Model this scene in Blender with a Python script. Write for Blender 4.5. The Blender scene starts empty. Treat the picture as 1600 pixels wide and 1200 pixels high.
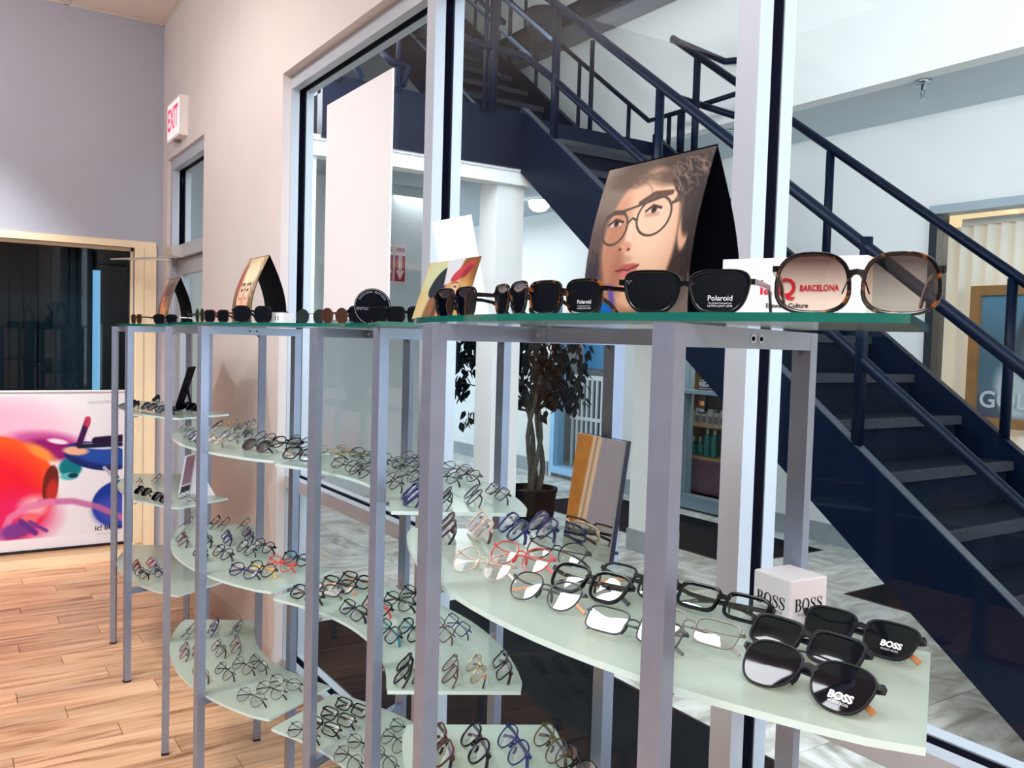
import bpy, bmesh, math, random
import numpy as np
from mathutils import Vector, Matrix

S = bpy.context.scene
COL = S.collection
rnd = random.Random(7)
PI = math.pi

# ------------------------------------------------------------------ camera, world, lights, exposure
F_PX = 1353.18
CAM = Vector((0.0, 0.0, 1.55))
M_R = Vector((0.550065, 0.834637, 0.028453)).normalized()
M_F = Vector((-0.833290, 0.550795, -0.047465)).normalized()
M_U = M_R.cross(M_F).normalized()
M_R = M_F.cross(M_U).normalized()
cam_d = bpy.data.cameras.new('camera')
cam = bpy.data.objects.new('camera', cam_d)
COL.objects.link(cam)
cam_d.sensor_width = 36.0
cam_d.lens = 36.0 * F_PX / 1600.0
cam_d.clip_start = 0.02
cam.matrix_world = Matrix(((M_R.x, M_U.x, -M_F.x, CAM.x), (M_R.y, M_U.y, -M_F.y, CAM.y), (M_R.z, M_U.z, -M_F.z, CAM.z), (0, 0, 0, 1)))
S.camera = cam

S.view_settings.view_transform = 'Standard'
S.view_settings.look = 'None'
S.view_settings.exposure = 0.80
S.view_settings.gamma = 1.0
S.view_settings.use_curve_mapping = False

world = bpy.data.worlds.new('world')
S.world = world
world.use_nodes = True
world.node_tree.nodes['Background'].inputs[0].default_value = (0.80, 0.90, 1.0, 1)
world.node_tree.nodes['Background'].inputs[1].default_value = 0.8


def area(name, loc, target, sx, sy, power, color):
    d = bpy.data.lights.new(name, 'AREA')
    d.shape = 'RECTANGLE'
    d.size, d.size_y = sx, sy
    d.energy = power
    d.color = color
    o = bpy.data.objects.new(name, d)
    o.location = loc
    o.rotation_euler = (Vector(target) - Vector(loc)).to_track_quat('-Z', 'Y').to_euler()
    COL.objects.link(o)
    return o


def spot(name, loc, target, power, angle, blend, color, radius=0.05):
    d = bpy.data.lights.new(name, 'SPOT')
    d.energy = power
    d.spot_size = math.radians(angle)
    d.spot_blend = blend
    d.color = color
    d.shadow_soft_size = radius
    o = bpy.data.objects.new(name, d)
    o.location = loc
    o.rotation_euler = (Vector(target) - Vector(loc)).to_track_quat('-Z', 'Y').to_euler()
    COL.objects.link(o)
    return o


# shop ceiling panels and track spots along the window wall and the left wall
area('shop_panel_light', (-2.1, -1.0, 3.60), (-2.1, -1.0, 0), 1.2, 1.2, 48, (0.94, 0.96, 1.0))
area('shop_panel_light', (-0.3, 0.2, 3.60), (-0.3, 0.2, 0), 0.6, 0.6, 15, (0.94, 0.96, 1.0))  # small unseen panel added to brighten the nearest stand
area('shop_panel_light', (-3.8, -1.3, 3.60), (-3.8, -1.3, 0), 1.2, 1.2, 9, (0.94, 0.96, 1.0))
area('shop_panel_light', (1.5, -1.5, 3.60), (1.5, -1.5, 0), 1.2, 1.2, 84, (0.94, 0.96, 1.0))
spot('track_spot', (-3.7, -0.5, 3.55), (-4.4, 1.28, 1.5), 50, 92, 0.8, (1.0, 0.95, 0.91))
spot('track_spot', (-4.7, -0.7, 3.55), (-6.35, -0.1, 1.45), 250, 54, 0.9, (0.98, 0.97, 0.97))
area('ceiling_fill', (-4.6, -0.8, 2.75), (-4.8, -0.6, 3.6), 0.5, 0.3, 16, (0.96, 0.97, 1.0))  # added area lamp to brighten the ceiling corner, no fixture there
# lobby: daylight from its glazed end and added fill above the stair hall
area('lobby_daylight', (2.9, 3.7, 2.4), (-6.0, 3.7, 2.0), 4.2, 4.4, 140, (0.70, 0.86, 1.0))
area('lobby_top_fill', (-4.0, 3.3, 6.3), (-4.0, 3.3, 0), 6.0, 2.8, 12, (1.0, 0.985, 0.965))  # added overhead fill, the lobby ceiling has no opening here
area('lobby_side_fill', (-3.0, 1.75, 3.2), (-3.0, 6.0, 0.7), 6.4, 0.6, 90, (0.95, 0.975, 1.0))  # unseen fill added to lift the lobby back wall and soffit
area('lobby_low_light', (-8.6, 4.6, 3.0), (-8.6, 4.6, 0), 1.6, 1.6, 24, (0.95, 0.98, 1.0))
area('lobby_far_daylight', (-13.4, 3.8, 1.7), (-6.0, 3.8, 1.4), 3.6, 2.6, 85, (0.70, 0.86, 1.0))


def ray(px, py):
    return M_F + M_R * ((px - 800.0) / F_PX) + M_U * ((600.0 - py) / F_PX)


def on_z(px, py, z):
    d = ray(px, py)
    return CAM + d * ((z - CAM.z) / d.z)


def on_y(px, py, y):
    d = ray(px, py)
    return CAM + d * (y / d.y)


def on_x(px, py, x):
    d = ray(px, py)
    return CAM + d * (x / d.x)


# ------------------------------------------------------------------ helpers
def lin(c):
    c = c / 255.0
    return c / 12.92 if c <= 0.04045 else ((c + 0.055) / 1.055) ** 2.4


def rgb(r, g, b):
    return (lin(r), lin(g), lin(b), 1.0)


MATS = {}


def P(name, col, rough=0.5, metal=0.0, noise=0.0, nscale=20.0, bump=0.0, bscale=200.0, spec=0.5, coat=0.0, emit=None, estr=0.0):
    """a Principled material whose colour varies a little with a noise, with an optional fine relief"""
    if name in MATS:
        return MATS[name]
    m = bpy.data.materials.new(name)
    m.use_nodes = True
    nt = m.node_tree
    b = nt.nodes['Principled BSDF']
    b.inputs['Base Color'].default_value = col
    b.inputs['Roughness'].default_value = rough
    b.inputs['Metallic'].default_value = metal
    b.inputs['Specular IOR Level'].default_value = spec
    b.inputs['Coat Weight'].default_value = coat
    if noise > 0:
        tc = nt.nodes.new('ShaderNodeTexCoord')
        n = nt.nodes.new('ShaderNodeTexNoise')
        n.inputs['Scale'].default_value = nscale
        n.inputs['Detail'].default_value = 4
        r = nt.nodes.new('ShaderNodeValToRGB')
        r.color_ramp.elements[0].position = 0.3
        r.color_ramp.elements[1].position = 0.7
        r.color_ramp.elements[0].color = tuple(max(0, c * (1 - noise)) for c in col[:3]) + (1,)
        r.color_ramp.elements[1].color = tuple(min(1, c * (1 + noise)) for c in col[:3]) + (1,)
        nt.links.new(tc.outputs['Object'], n.inputs['Vector'])
        nt.links.new(n.outputs['Fac'], r.inputs['Fac'])
        nt.links.new(r.outputs['Color'], b.inputs['Base Color'])
    if bump > 0:
        tc2 = nt.nodes.new('ShaderNodeTexCoord')
        n2 = nt.nodes.new('ShaderNodeTexNoise')
        n2.inputs['Scale'].default_value = bscale
        bp = nt.nodes.new('ShaderNodeBump')
        bp.inputs['Strength'].default_value = bump
        bp.inputs['Distance'].default_value = 0.002
        nt.links.new(tc2.outputs['Object'], n2.inputs['Vector'])
        nt.links.new(n2.outputs['Fac'], bp.inputs['Height'])
        nt.links.new(bp.outputs['Normal'], b.inputs['Normal'])
    if emit:
        b.inputs['Emission Color'].default_value = emit
        b.inputs['Emission Strength'].default_value = estr
    MATS[name] = m
    return m


def two_sided_fresnel(nt, ior):
    """the same air-to-glass reflectance on either side of a thin sheet"""
    ge = nt.nodes.new('ShaderNodeNewGeometry')
    mr = nt.nodes.new('ShaderNodeMapRange')
    mr.inputs['To Min'].default_value = ior
    mr.inputs['To Max'].default_value = 1.0 / ior
    nt.links.new(ge.outputs['Backfacing'], mr.inputs['Value'])
    fr = nt.nodes.new('ShaderNodeFresnel')
    nt.links.new(mr.outputs[0], fr.inputs['IOR'])
    return fr


def clear_glass(name, tint, ior=1.45, rough=0.0, boost=0.55):
    """thin clear glass: see-through with a Fresnel mirror on top"""
    if name in MATS:
        return MATS[name]
    m = bpy.data.materials.new(name)
    m.use_nodes = True
    nt = m.node_tree
    nt.nodes.clear()
    out = nt.nodes.new('ShaderNodeOutputMaterial')
    mix = nt.nodes.new('ShaderNodeMixShader')
    tr = nt.nodes.new('ShaderNodeBsdfTransparent')
    tr.inputs[0].default_value = tint
    gl = nt.nodes.new('ShaderNodeBsdfGlossy')
    gl.inputs['Roughness'].default_value = rough
    fr = two_sided_fresnel(nt, ior)
    mu = nt.nodes.new('ShaderNodeMath')
    mu.operation = 'MULTIPLY'
    mu.use_clamp = True
    mu.inputs[1].default_value = boost
    nt.links.new(fr.outputs[0], mu.inputs[0])
    nt.links.new(mu.outputs[0], mix.inputs[0])
    nt.links.new(tr.outputs[0], mix.inputs[1])
    nt.links.new(gl.outputs[0], mix.inputs[2])
    nt.links.new(mix.outputs[0], out.inputs[0])
    MATS[name] = m
    return m


def frosted_glass(name, col, see=0.25, rough=0.12):
    """back-painted / sand-blasted glass: part see-through, part milky on both sides, glossy face"""
    if name in MATS:
        return MATS[name]
    m = bpy.data.materials.new(name)
    m.use_nodes = True
    nt = m.node_tree
    nt.nodes.clear()
    N = nt.nodes.new
    out = N('ShaderNodeOutputMaterial')
    df = N('ShaderNodeBsdfDiffuse'); df.inputs[0].default_value = col
    tl = N('ShaderNodeBsdfTranslucent'); tl.inputs[0].default_value = col
    tr = N('ShaderNodeBsdfTransparent'); tr.inputs[0].default_value = (0.90, 0.97, 0.92, 1)
    gl = N('ShaderNodeBsdfGlossy'); gl.inputs['Roughness'].default_value = rough
    fr = two_sided_fresnel(nt, 1.45)
    a = N('ShaderNodeMixShader'); a.inputs[0].default_value = 0.5
    b = N('ShaderNodeMixShader'); b.inputs[0].default_value = see
    c = N('ShaderNodeMixShader')
    nt.links.new(df.outputs[0], a.inputs[1]); nt.links.new(tl.outputs[0], a.inputs[2])
    nt.links.new(a.outputs[0], b.inputs[1]); nt.links.new(tr.outputs[0], b.inputs[2])
    nt.links.new(fr.outputs[0], c.inputs[0]); nt.links.new(b.outputs[0], c.inputs[1]); nt.links.new(gl.outputs[0], c.inputs[2])
    nt.links.new(c.outputs[0], out.inputs[0])
    MATS[name] = m
    return m


class MB:
    """collects shapes in world (or local) coordinates; build() links them as ONE mesh object"""

    def __init__(self):
        self.v = []; self.f = []; self.mi = []; self.uv = {}

    def add(self, vs, fs, mi=0):
        o = len(self.v)
        self.v += [tuple(p) for p in vs]
        self.f += [tuple(i + o for i in f) for f in fs]
        self.mi += [mi] * len(fs)
        return self

    def box(self, a, b, mi=0):
        x0, y0, z0 = a; x1, y1, z1 = b
        if x0 > x1: x0, x1 = x1, x0
        if y0 > y1: y0, y1 = y1, y0
        if z0 > z1: z0, z1 = z1, z0
        vs = [(x0, y0, z0), (x1, y0, z0), (x1, y1, z0), (x0, y1, z0), (x0, y0, z1), (x1, y0, z1), (x1, y1, z1), (x0, y1, z1)]
        return self.add(vs, [(0, 3, 2, 1), (4, 5, 6, 7), (0, 1, 5, 4), (1, 2, 6, 5), (2, 3, 7, 6), (3, 0, 4, 7)], mi)

    def bar(self, p, q, w, h, up=(0, 0, 1), mi=0):
        """rectangular bar from p to q: w sideways, h along up"""
        p, q = Vector(p), Vector(q)
        d = (q - p).normalized(); u = Vector(up)
        s = d.cross(u)
        if s.length < 1e-6: s = d.cross(Vector((1, 0, 0)))
        s.normalize(); u = s.cross(d).normalized()
        s = s * (w / 2); u = u * (h / 2)
        vs = [p - s - u, p + s - u, p + s + u, p - s + u, q - s - u, q + s - u, q + s + u, q - s + u]
        return self.add(vs, [(0, 1, 2, 3), (7, 6, 5, 4), (0, 4, 5, 1), (1, 5, 6, 2), (2, 6, 7, 3), (3, 7, 4, 0)], mi)

    def post(self, x, y, z0, z1, w, ang=0.0, d=None, mi=0):
        d = d or w
        c, s = math.cos(ang), math.sin(ang)
        pts = [(-w / 2, -d / 2), (w / 2, -d / 2), (w / 2, d / 2), (-w / 2, d / 2)]
        pts = [(x + c * a - s * b, y + s * a + c * b) for a, b in pts]
        return self.prism(pts, z0, z1, mi, mi)

    def prism(self, pts, z0, z1, mi=0, side=None):
        n = len(pts)
        side = mi if side is None else side
        vs = [(p[0], p[1], z0) for p in pts] + [(p[0], p[1], z1) for p in pts]
        self.add(vs, [tuple(range(n - 1, -1, -1)), tuple(range(n, 2 * n))], mi)
        o = len(self.v) - 2 * n
        for i in range(n):
            j = (i + 1) % n
            self.f.append((o + i, o + j, o + n + j, o + n + i)); self.mi.append(side)
        return self

    def tube(self, path, r, n=8, closed=False, mi=0):
        path = [Vector(p) for p in path]
        k = len(path)
        rings = []
        prev = None
        for i, p in enumerate(path):
            if closed:
                d = path[(i + 1) % k] - path[i - 1]
            else:
                d = path[min(i + 1, k - 1)] - path[max(i - 1, 0)]
            d.normalize()
            if prev is None:
                a = Vector((0, 0, 1)) if abs(d.z) < 0.9 else Vector((1, 0, 0))
                s = d.cross(a).normalized()
            else:
                s = (prev - d * prev.dot(d)).normalized()
            prev = s
            u = d.cross(s)
            rr = r[i] if isinstance(r, (list, tuple)) else r
            rings.append([p + s * math.cos(2 * PI * j / n) * rr + u * math.sin(2 * PI * j / n) * rr for j in range(n)])
        vs = [q for ring in rings for q in ring]
        fs = []
        for i in range(k if closed else k - 1):
            a = i * n; b = ((i + 1) % k) * n
            for j in range(n):
                fs.append((a + j, a + (j + 1) % n, b + (j + 1) % n, b + j))
        if not closed:
            fs.append(tuple(range(n - 1, -1, -1)))
            fs.append(tuple((k - 1) * n + j for j in range(n)))
        return self.add(vs, fs, mi)

    def ribbon(self, path, w, h, up=(0, 0, 1), mi=0):
        """flat strip swept along path: w sideways (thickness), h along up; lists allowed"""
        path = [Vector(p) for p in path]
        k = len(path); up = Vector(up); vs = []
        for i, p in enumerate(path):
            d = (path[min(i + 1, k - 1)] - path[max(i - 1, 0)]).normalized()
            s = d.cross(up).normalized(); u = s.cross(d).normalized()
            ww = w[i] if isinstance(w, (list, tuple)) else w
            hh = h[i] if isinstance(h, (list, tuple)) else h
            vs += [p - s * ww / 2 - u * hh / 2, p + s * ww / 2 - u * hh / 2, p + s * ww / 2 + u * hh / 2, p - s * ww / 2 + u * hh / 2]
        fs = [(0, 1, 2, 3), (4 * k - 1, 4 * k - 2, 4 * k - 3, 4 * k - 4)]
        for i in range(k - 1):
            a, b = 4 * i, 4 * i + 4
            for j in range(4):
                fs.append((a + j, b + j, b + (j + 1) % 4, a + (j + 1) % 4))
        return self.add(vs, fs, mi)

    def lathe(self, prof, c=(0, 0, 0), n=20, mi=0):
        vs = []
        for r, z in prof:
            vs += [(c[0] + r * math.cos(2 * PI * j / n), c[1] + r * math.sin(2 * PI * j / n), c[2] + z) for j in range(n)]
        fs = []
        for i in range(len(prof) - 1):
            for j in range(n):
                fs.append((i * n + j, i * n + (j + 1) % n, (i + 1) * n + (j + 1) % n, (i + 1) * n + j))
        fs.append(tuple(range(n - 1, -1, -1)))
        fs.append(tuple((len(prof) - 1) * n + j for j in range(n)))
        return self.add(vs, fs, mi)

    def mesh(self, name, mats, off=(0, 0, 0), smooth=False):
        me = bpy.data.meshes.new(name)
        ox, oy, oz = off
        me.from_pydata([(x - ox, y - oy, z - oz) for x, y, z in self.v], [], self.f)
        mats = mats if isinstance(mats, (list, tuple)) else [mats]
        for m in mats: me.materials.append(m)
        if len(mats) > 1: me.polygons.foreach_set('material_index', self.mi)
        if smooth:
            me.polygons.foreach_set('use_smooth', [True] * len(me.polygons))
            if smooth == 'auto':
                try: me.set_sharp_from_angle(angle=math.radians(40))
                except Exception: pass
        me.update()
        return me

    def build(self, name, mats, parent=None, smooth=False, origin=None):
        """parent: unrotated Empty; coordinates given in world space"""
        off = origin
        if off is None:
            off = (0, 0, 0)
            if parent is not None:
                w = Vector(parent.location); q = parent.parent
                while q is not None:
                    w += Vector(q.location); q = q.parent
                off = tuple(w)
        o = bpy.data.objects.new(name, self.mesh(name, mats, off, smooth))
        COL.objects.link(o)
        if parent is not None: o.parent = parent
        elif origin is not None: o.location = origin
        return o


def thing(name, label, cat, loc=(0, 0, 0), rotz=0.0, group=None):
    o = bpy.data.objects.new(name, None)
    o.empty_display_size = 0.05
    COL.objects.link(o)
    o.location = loc
    o.rotation_euler = (0, 0, rotz)
    o['label'] = label; o['category'] = cat
    if group: o['group'] = group
    return o


def tag(o, label, cat, group=None):
    o['label'] = label; o['category'] = cat
    if group: o['group'] = group
    return o


def struct_empty(name, loc=(0, 0, 0), label=None):
    o = bpy.data.objects.new(name, None)
    o.empty_display_size = 0.05
    COL.objects.link(o); o.location = loc; o['kind'] = 'structure'
    if label: o['label'] = label
    return o


def struct(o, label=None):
    o['kind'] = 'structure'
    if label: o['label'] = label
    return o


def put(name, me, parent=None, loc=(0, 0, 0), rot=(0, 0, 0)):
    o = bpy.data.objects.new(name, me)
    COL.objects.link(o)
    o.location = loc; o.rotation_euler = rot
    if parent is not None: o.parent = parent
    return o


def lettering(txt, size, pos, right, up, mat, parent, bold=0.0, align='CENTER', extrude=0.0, name='lettering', squeeze=1.0, space=1.0):
    """flat lettering; pos/right/up are in the parent's local space"""
    c = bpy.data.curves.new(name, 'FONT')
    c.body = txt; c.size = size; c.align_x = align; c.align_y = 'CENTER'
    c.offset = bold; c.extrude = extrude; c.resolution_u = 3
    c.space_character = space
    c.materials.append(mat)
    o = bpy.data.objects.new(name, c)
    COL.objects.link(o)
    r = Vector(right).normalized(); u = Vector(up).normalized(); n = r.cross(u).normalized(); u = n.cross(r)
    r2 = r * squeeze
    o.parent = parent
    o.matrix_local = Matrix(((r2.x, u.x, n.x, pos[0]), (r2.y, u.y, n.y, pos[1]), (r2.z, u.z, n.z, pos[2]), (0, 0, 0, 1)))
    return o


# ------------------------------------------------------------------ painted prints (generated in code, no files)
class Canvas:
    def __init__(self, w, h, col):
        self.w, self.h = w, h
        self.a = np.ones((h, w, 4), np.float32)
        self.a[:, :, :3] = np.array(col, np.float32) / 255.0
        u = (np.arange(w) + 0.5) / w; v = (np.arange(h) + 0.5) / h
        self.U, self.V = np.meshgrid(u, v)
        self.asp = h / w

    def blend(self, al, col):
        al = np.clip(al, 0, 1)[:, :, None]
        self.a[:, :, :3] = self.a[:, :, :3] * (1 - al) + np.array(col, np.float32) / 255.0 * al

    def ell(self, cx, cy, rx, ry, col, soft=0.15, rot=0.0, op=1.0, ring=None):
        x = self.U - cx; y = (self.V - cy) * self.asp
        ry = ry * self.asp
        c, s = math.cos(rot), math.sin(rot)
        xr = x * c + y * s; yr = -x * s + y * c
        d = np.sqrt((xr / rx) ** 2 + (yr / ry) ** 2)
        if ring:
            al = 1 - np.clip((np.abs(d - 1) - ring) / max(soft, 1e-3), 0, 1)
        else:
            al = np.clip((1 + soft / 2 - d) / max(soft, 1e-3), 0, 1)
        self.blend(al * op, col)

    def poly(self, pts, col, soft=0.01, op=1.0):
        """convex polygon, counter-clockwise in u,v"""
        al = np.ones_like(self.U)
        n = len(pts)
        for i in range(n):
            x0, y0 = pts[i]; x1, y1 = pts[(i + 1) % n]
            ex, ey = x1 - x0, y1 - y0
            L = math.hypot(ex, ey) + 1e-9
            dist = (ex * (self.V - y0) - ey * (self.U - x0)) / L
            al = np.minimum(al, np.clip(dist / soft + 0.5, 0, 1))
        self.blend(al * op, col)

    def line(self, pts, wd, col, soft=0.006, op=1.0):
        best = np.full_like(self.U, 9.0)
        for (x0, y0), (x1, y1) in zip(pts[:-1], pts[1:]):
            y0 *= self.asp; y1 *= self.asp
            ex, ey = x1 - x0, y1 - y0
            t = np.clip(((self.U - x0) * ex + (self.V * self.asp - y0) * ey) / (ex * ex + ey * ey + 1e-9), 0, 1)
            best = np.minimum(best, np.hypot(self.U - x0 - t * ex, self.V * self.asp - y0 - t * ey))
        self.blend(np.clip((wd / 2 + soft - best) / soft, 0, 1) * op, col)

    def vgrad(self, v0, v1, col, op=1.0):
        self.blend(np.clip((self.V - v0) / (v1 - v0), 0, 1) * op, col)

    def ugrad(self, u0, u1, col, op=1.0):
        self.blend(np.clip((self.U - u0) / (u1 - u0), 0, 1) * op, col)

    def strands(self, seed, col, n, box, ang, length, op=0.5, wd=0.006):
        r = random.Random(seed)
        for _ in range(n):
            x = r.uniform(box[0], box[2]); y = r.uniform(box[1], box[3]); a = ang + r.uniform(-0.6, 0.6)
            k = r.uniform(-1.5, 1.5); pts = []
            for i in range(4):
                pts.append((x, y)); x += math.cos(a) * length / 3; y += math.sin(a) * length / 3 / self.asp; a += k * 0.3
            self.line(pts, wd, col, 0.006, op)

    def material(self, name, rough=0.35):
        img = bpy.data.images.new(name, self.w, self.h, alpha=False)
        img.pixels.foreach_set(self.a.astype(np.float32).ravel())
        img.update()
        img.pack()
        m = bpy.data.materials.new(name)
        m.use_nodes = True
        nt = m.node_tree
        t = nt.nodes.new('ShaderNodeTexImage')
        t.image = img; t.extension = 'EXTEND'
        nt.links.new(t.outputs['Color'], nt.nodes['Principled BSDF'].inputs['Base Color'])
        nt.nodes['Principled BSDF'].inputs['Roughness'].default_value = max(rough, .45)
        nt.nodes['Principled BSDF'].inputs['Specular IOR Level'].default_value = 0.15
        return m


def sheet(name, grid, mats, parent, thick=0.0015, flip=False):
    """printed sheet from a grid of points grid[j][i] (j up, i right), front uv-mapped, with a back face and thickness"""
    nj, ni = len(grid), len(grid[0])
    off = Vector((0, 0, 0)); q = parent
    while q is not None:
        off += Vector(q.location); q = q.parent
    pts = [[Vector(p) - off for p in row] for row in grid]
    vs = []; 
    for j in range(nj):
        for i in range(ni): vs.append(pts[j][i])
    for j in range(nj):
        for i in range(ni):
            a = pts[j][min(i + 1, ni - 1)] - pts[j][max(i - 1, 0)]
            b = pts[min(j + 1, nj - 1)][i] - pts[max(j - 1, 0)][i]
            nrm = a.cross(b).normalized()
            vs.append(pts[j][i] - nrm * thick)
    n = ni * nj
    fs = []; mi = []
    for j in range(nj - 1):
        for i in range(ni - 1):
            k = j * ni + i
            fs.append((k, k + 1, k + ni + 1, k + ni)); mi.append(0)
            fs.append((n + k, n + k + ni, n + k + ni + 1, n + k + 1)); mi.append(1)
    edge = [j0 for j0 in range(ni)] + [j * ni + ni - 1 for j in range(1, nj)] + [(nj - 1) * ni + i for i in range(ni - 2, -1, -1)] + [j * ni for j in range(nj - 2, 0, -1)]
    for a, b in zip(edge, edge[1:] + edge[:1]):
        fs.append((b, a, n + a, n + b)); mi.append(1)
    me = bpy.data.meshes.new(name)
    me.from_pydata([tuple(v) for v in vs], [], fs)
    for m in mats: me.materials.append(m)
    me.polygons.foreach_set('material_index', mi)
    uvl = me.uv_layers.new(name='UVMap')
    for lp in me.loops:
        k = lp.vertex_index % n
        uvl.data[lp.index].uv = ((k % ni) / (ni - 1), (k // ni) / (nj - 1))
    me.polygons.foreach_set('use_smooth', [True] * len(fs))
    try: me.set_sharp_from_angle(angle=math.radians(40))
    except Exception: pass
    me.update()
    o = bpy.data.objects.new(name, me)
    COL.objects.link(o); o.parent = parent
    return o


ORD = ['first', 'second', 'third', 'fourth', 'fifth', 'sixth', 'seventh', 'eighth', 'ninth', 'tenth', 'eleventh', 'twelfth', 'thirteenth', 'fourteenth', 'fifteenth', 'sixteenth']

# ------------------------------------------------------------------ shared materials
M_WALL = P('wall paint', rgb(226, 216, 214), 0.85, noise=0.015, nscale=3, bump=0.05, bscale=400)
M_WALL2 = P('left wall paint', rgb(176, 180, 194), 0.85, noise=0.015, nscale=3, bump=0.05, bscale=400)
M_CREAM = P('cream trim paint', rgb(246, 226, 192), 0.6, noise=0.03, nscale=5)
M_WHITE = P('white paint', rgb(232, 236, 236), 0.8, noise=0.012, nscale=2)
M_LOBBY = P('lobby wall paint', rgb(234, 236, 235), 0.75, noise=0.015, nscale=1.5)
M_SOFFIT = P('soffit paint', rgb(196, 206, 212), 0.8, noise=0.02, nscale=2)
M_ALU = P('white storefront aluminium', rgb(186, 192, 202), 0.38, 0.1, noise=0.02, nscale=6)
M_GASKET = P('black glazing gasket', rgb(3, 3, 18), 0.8, spec=0.05)
M_STEEL = P('silver powder coated steel tube', rgb(146, 155, 176), 0.34, 0.5, noise=0.05, nscale=30)
M_BOLT = P('bright steel bolt', rgb(190, 195, 200), 0.25, 0.9)
M_NAVY = P('dark painted stair steel', rgb(1, 12, 34), 0.4, noise=0.1, nscale=8, spec=0.12)
M_CARPET_STEP = P('dark stair tread covering', rgb(8, 17, 30), 0.9, noise=0.25, nscale=60, spec=0.1)
M_NOSE = P('worn tread nosing', rgb(46, 47, 54), 0.8, noise=0.2, nscale=40, spec=0.1)
M_BLACKCARD = P('black card', rgb(3, 3, 16), 0.7, spec=0.1)
M_WHITECARD = P('white card', rgb(244, 242, 246), 0.6, noise=0.01)
M_GLASS = clear_glass('window glass', (0.972, 0.985, 0.985, 1), 1.45, boost=0.3)
M_SHELF = frosted_glass('frosted shelf glass', rgb(216, 232, 224), 0.2)
M_SHELF_EDGE = P('pale green glass edge', rgb(208, 236, 234), 0.2, coat=0.3)
M_TOP_EDGE = P('deep green glass edge', rgb(10, 104, 92), 0.12, coat=0.6, noise=0.15, nscale=9)
M_BLACKTXT = P('black print', rgb(14, 14, 20), 0.6)
M_WHITETXT = P('white print', rgb(240, 240, 244), 0.6)
M_REDTXT = P('red print', rgb(214, 24, 58), 0.6)

# ------------------------------------------------------------------ wood floor of the shop: one plank per object
def wood_material():
    m = bpy.data.materials.new('oak plank')
    m.use_nodes = True
    nt = m.node_tree; b = nt.nodes['Principled BSDF']
    N = nt.nodes.new; L = nt.links.new
    tc = N('ShaderNodeTexCoord'); info = N('ShaderNodeObjectInfo')
    add = N('ShaderNodeVectorMath'); add.operation = 'ADD'
    sc = N('ShaderNodeVectorMath'); sc.operation = 'SCALE'; sc.inputs['Scale'].default_value = 37.0
    comb = N('ShaderNodeCombineXYZ')
    L(info.outputs['Random'], comb.inputs[0]); L(info.outputs['Random'], comb.inputs[1])
    L(comb.outputs[0], sc.inputs[0]); L(tc.outputs['Object'], add.inputs[0]); L(sc.outputs[0], add.inputs[1])
    mp = N('ShaderNodeMapping'); mp.inputs['Scale'].default_value = (16, 1.3, 1)
    L(add.outputs[0], mp.inputs[0])
    n = N('ShaderNodeTexNoise'); n.inputs['Scale'].default_value = 1.6; n.inputs['Detail'].default_value = 7; n.inputs['Distortion'].default_value = 0.6
    L(mp.outputs[0], n.inputs['Vector'])
    r = N('ShaderNodeValToRGB')
    e = r.color_ramp.elements
    e[0].position = 0.30; e[0].color = rgb(162, 112, 80)
    e[1].position = 0.66; e[1].color = rgb(242, 198, 160)
    k = r.color_ramp.elements.new(0.47); k.color = rgb(226, 174, 134)
    L(n.outputs['Fac'], r.inputs['Fac'])
    hs = N('ShaderNodeHueSaturation')
    mr = N('ShaderNodeMapRange'); mr.inputs['To Min'].default_value = 0.82; mr.inputs['To Max'].default_value = 1.14
    L(info.outputs['Random'], mr.inputs['Value']); L(mr.outputs[0], hs.inputs['Value']); L(r.outputs['Color'], hs.inputs['Color'])
    L(hs.outputs['Color'], b.inputs['Base Color'])
    b.inputs['Roughness'].default_value = 0.42
    bp = N('ShaderNodeBump'); bp.inputs['Strength'].default_value = 0.15; bp.inputs['Distance'].default_value = 0.001
    L(n.outputs['Fac'], bp.inputs['Height']); L(bp.outputs['Normal'], b.inputs['Normal'])
    return m


M_WOOD = wood_material()
floor = struct(MB().box((-6.5, -3.1, -0.10), (2.6, 1.32, -0.012)).build('floor', P('dark floor bed', rgb(120, 80, 55), 0.8)))


def plank_mesh(w, l):
    b = MB(); g = 0.0012; c = 0.0015
    x0, x1, y0, y1 = -w / 2 + g, w / 2 - g, -l / 2 + g, l / 2 - g
    vs = [(x0, y0, -0.012), (x1, y0, -0.012), (x1, y1, -0.012), (x0, y1, -0.012),
          (x0, y0, -c), (x1, y0, -c), (x1, y1, -c), (x0, y1, -c),
          (x0 + c, y0 + c, 0), (x1 - c, y0 + c, 0), (x1 - c, y1 - c, 0), (x0 + c, y1 - c, 0)]
    fs = []
    for a in (0, 4):
        for i in range(4):
            j = (i + 1) % 4
            fs.append((a + i, a + j, a + 4 + j, a + 4 + i))
    fs.append((8, 9, 10, 11))
    b.add(vs, fs)
    return b.mesh('plank', M_WOOD)


pm = plank_mesh(0.128, 0.9)
pm_half = {}
x = -6.285; row = 0
while x < -1.0:
    y = 1.285 - (0.13 + (row * 0.37) % 0.9)
    first = 1.285 - y
    key = round(first, 2)
    if key not in pm_half: pm_half[key] = plank_mesh(0.128, first)
    put('plank', pm_half[key], floor, (x, y + first / 2, 0))
    while y > -1.0:
        put('plank', pm, floor, (x, y - 0.45, 0)); y -= 0.9
    x += 0.128; row += 1
MB().box((-1.0, -3.1, -0.012), (2.6, 1.285, 0.0)).build('plank', M_WOOD, floor)
MB().box((-6.35, -3.1, -0.012), (-1.0, -1.85, 0.0)).build('plank', M_WOOD, floor)

# ------------------------------------------------------------------ shop shell
CZ = 3.64
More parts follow.
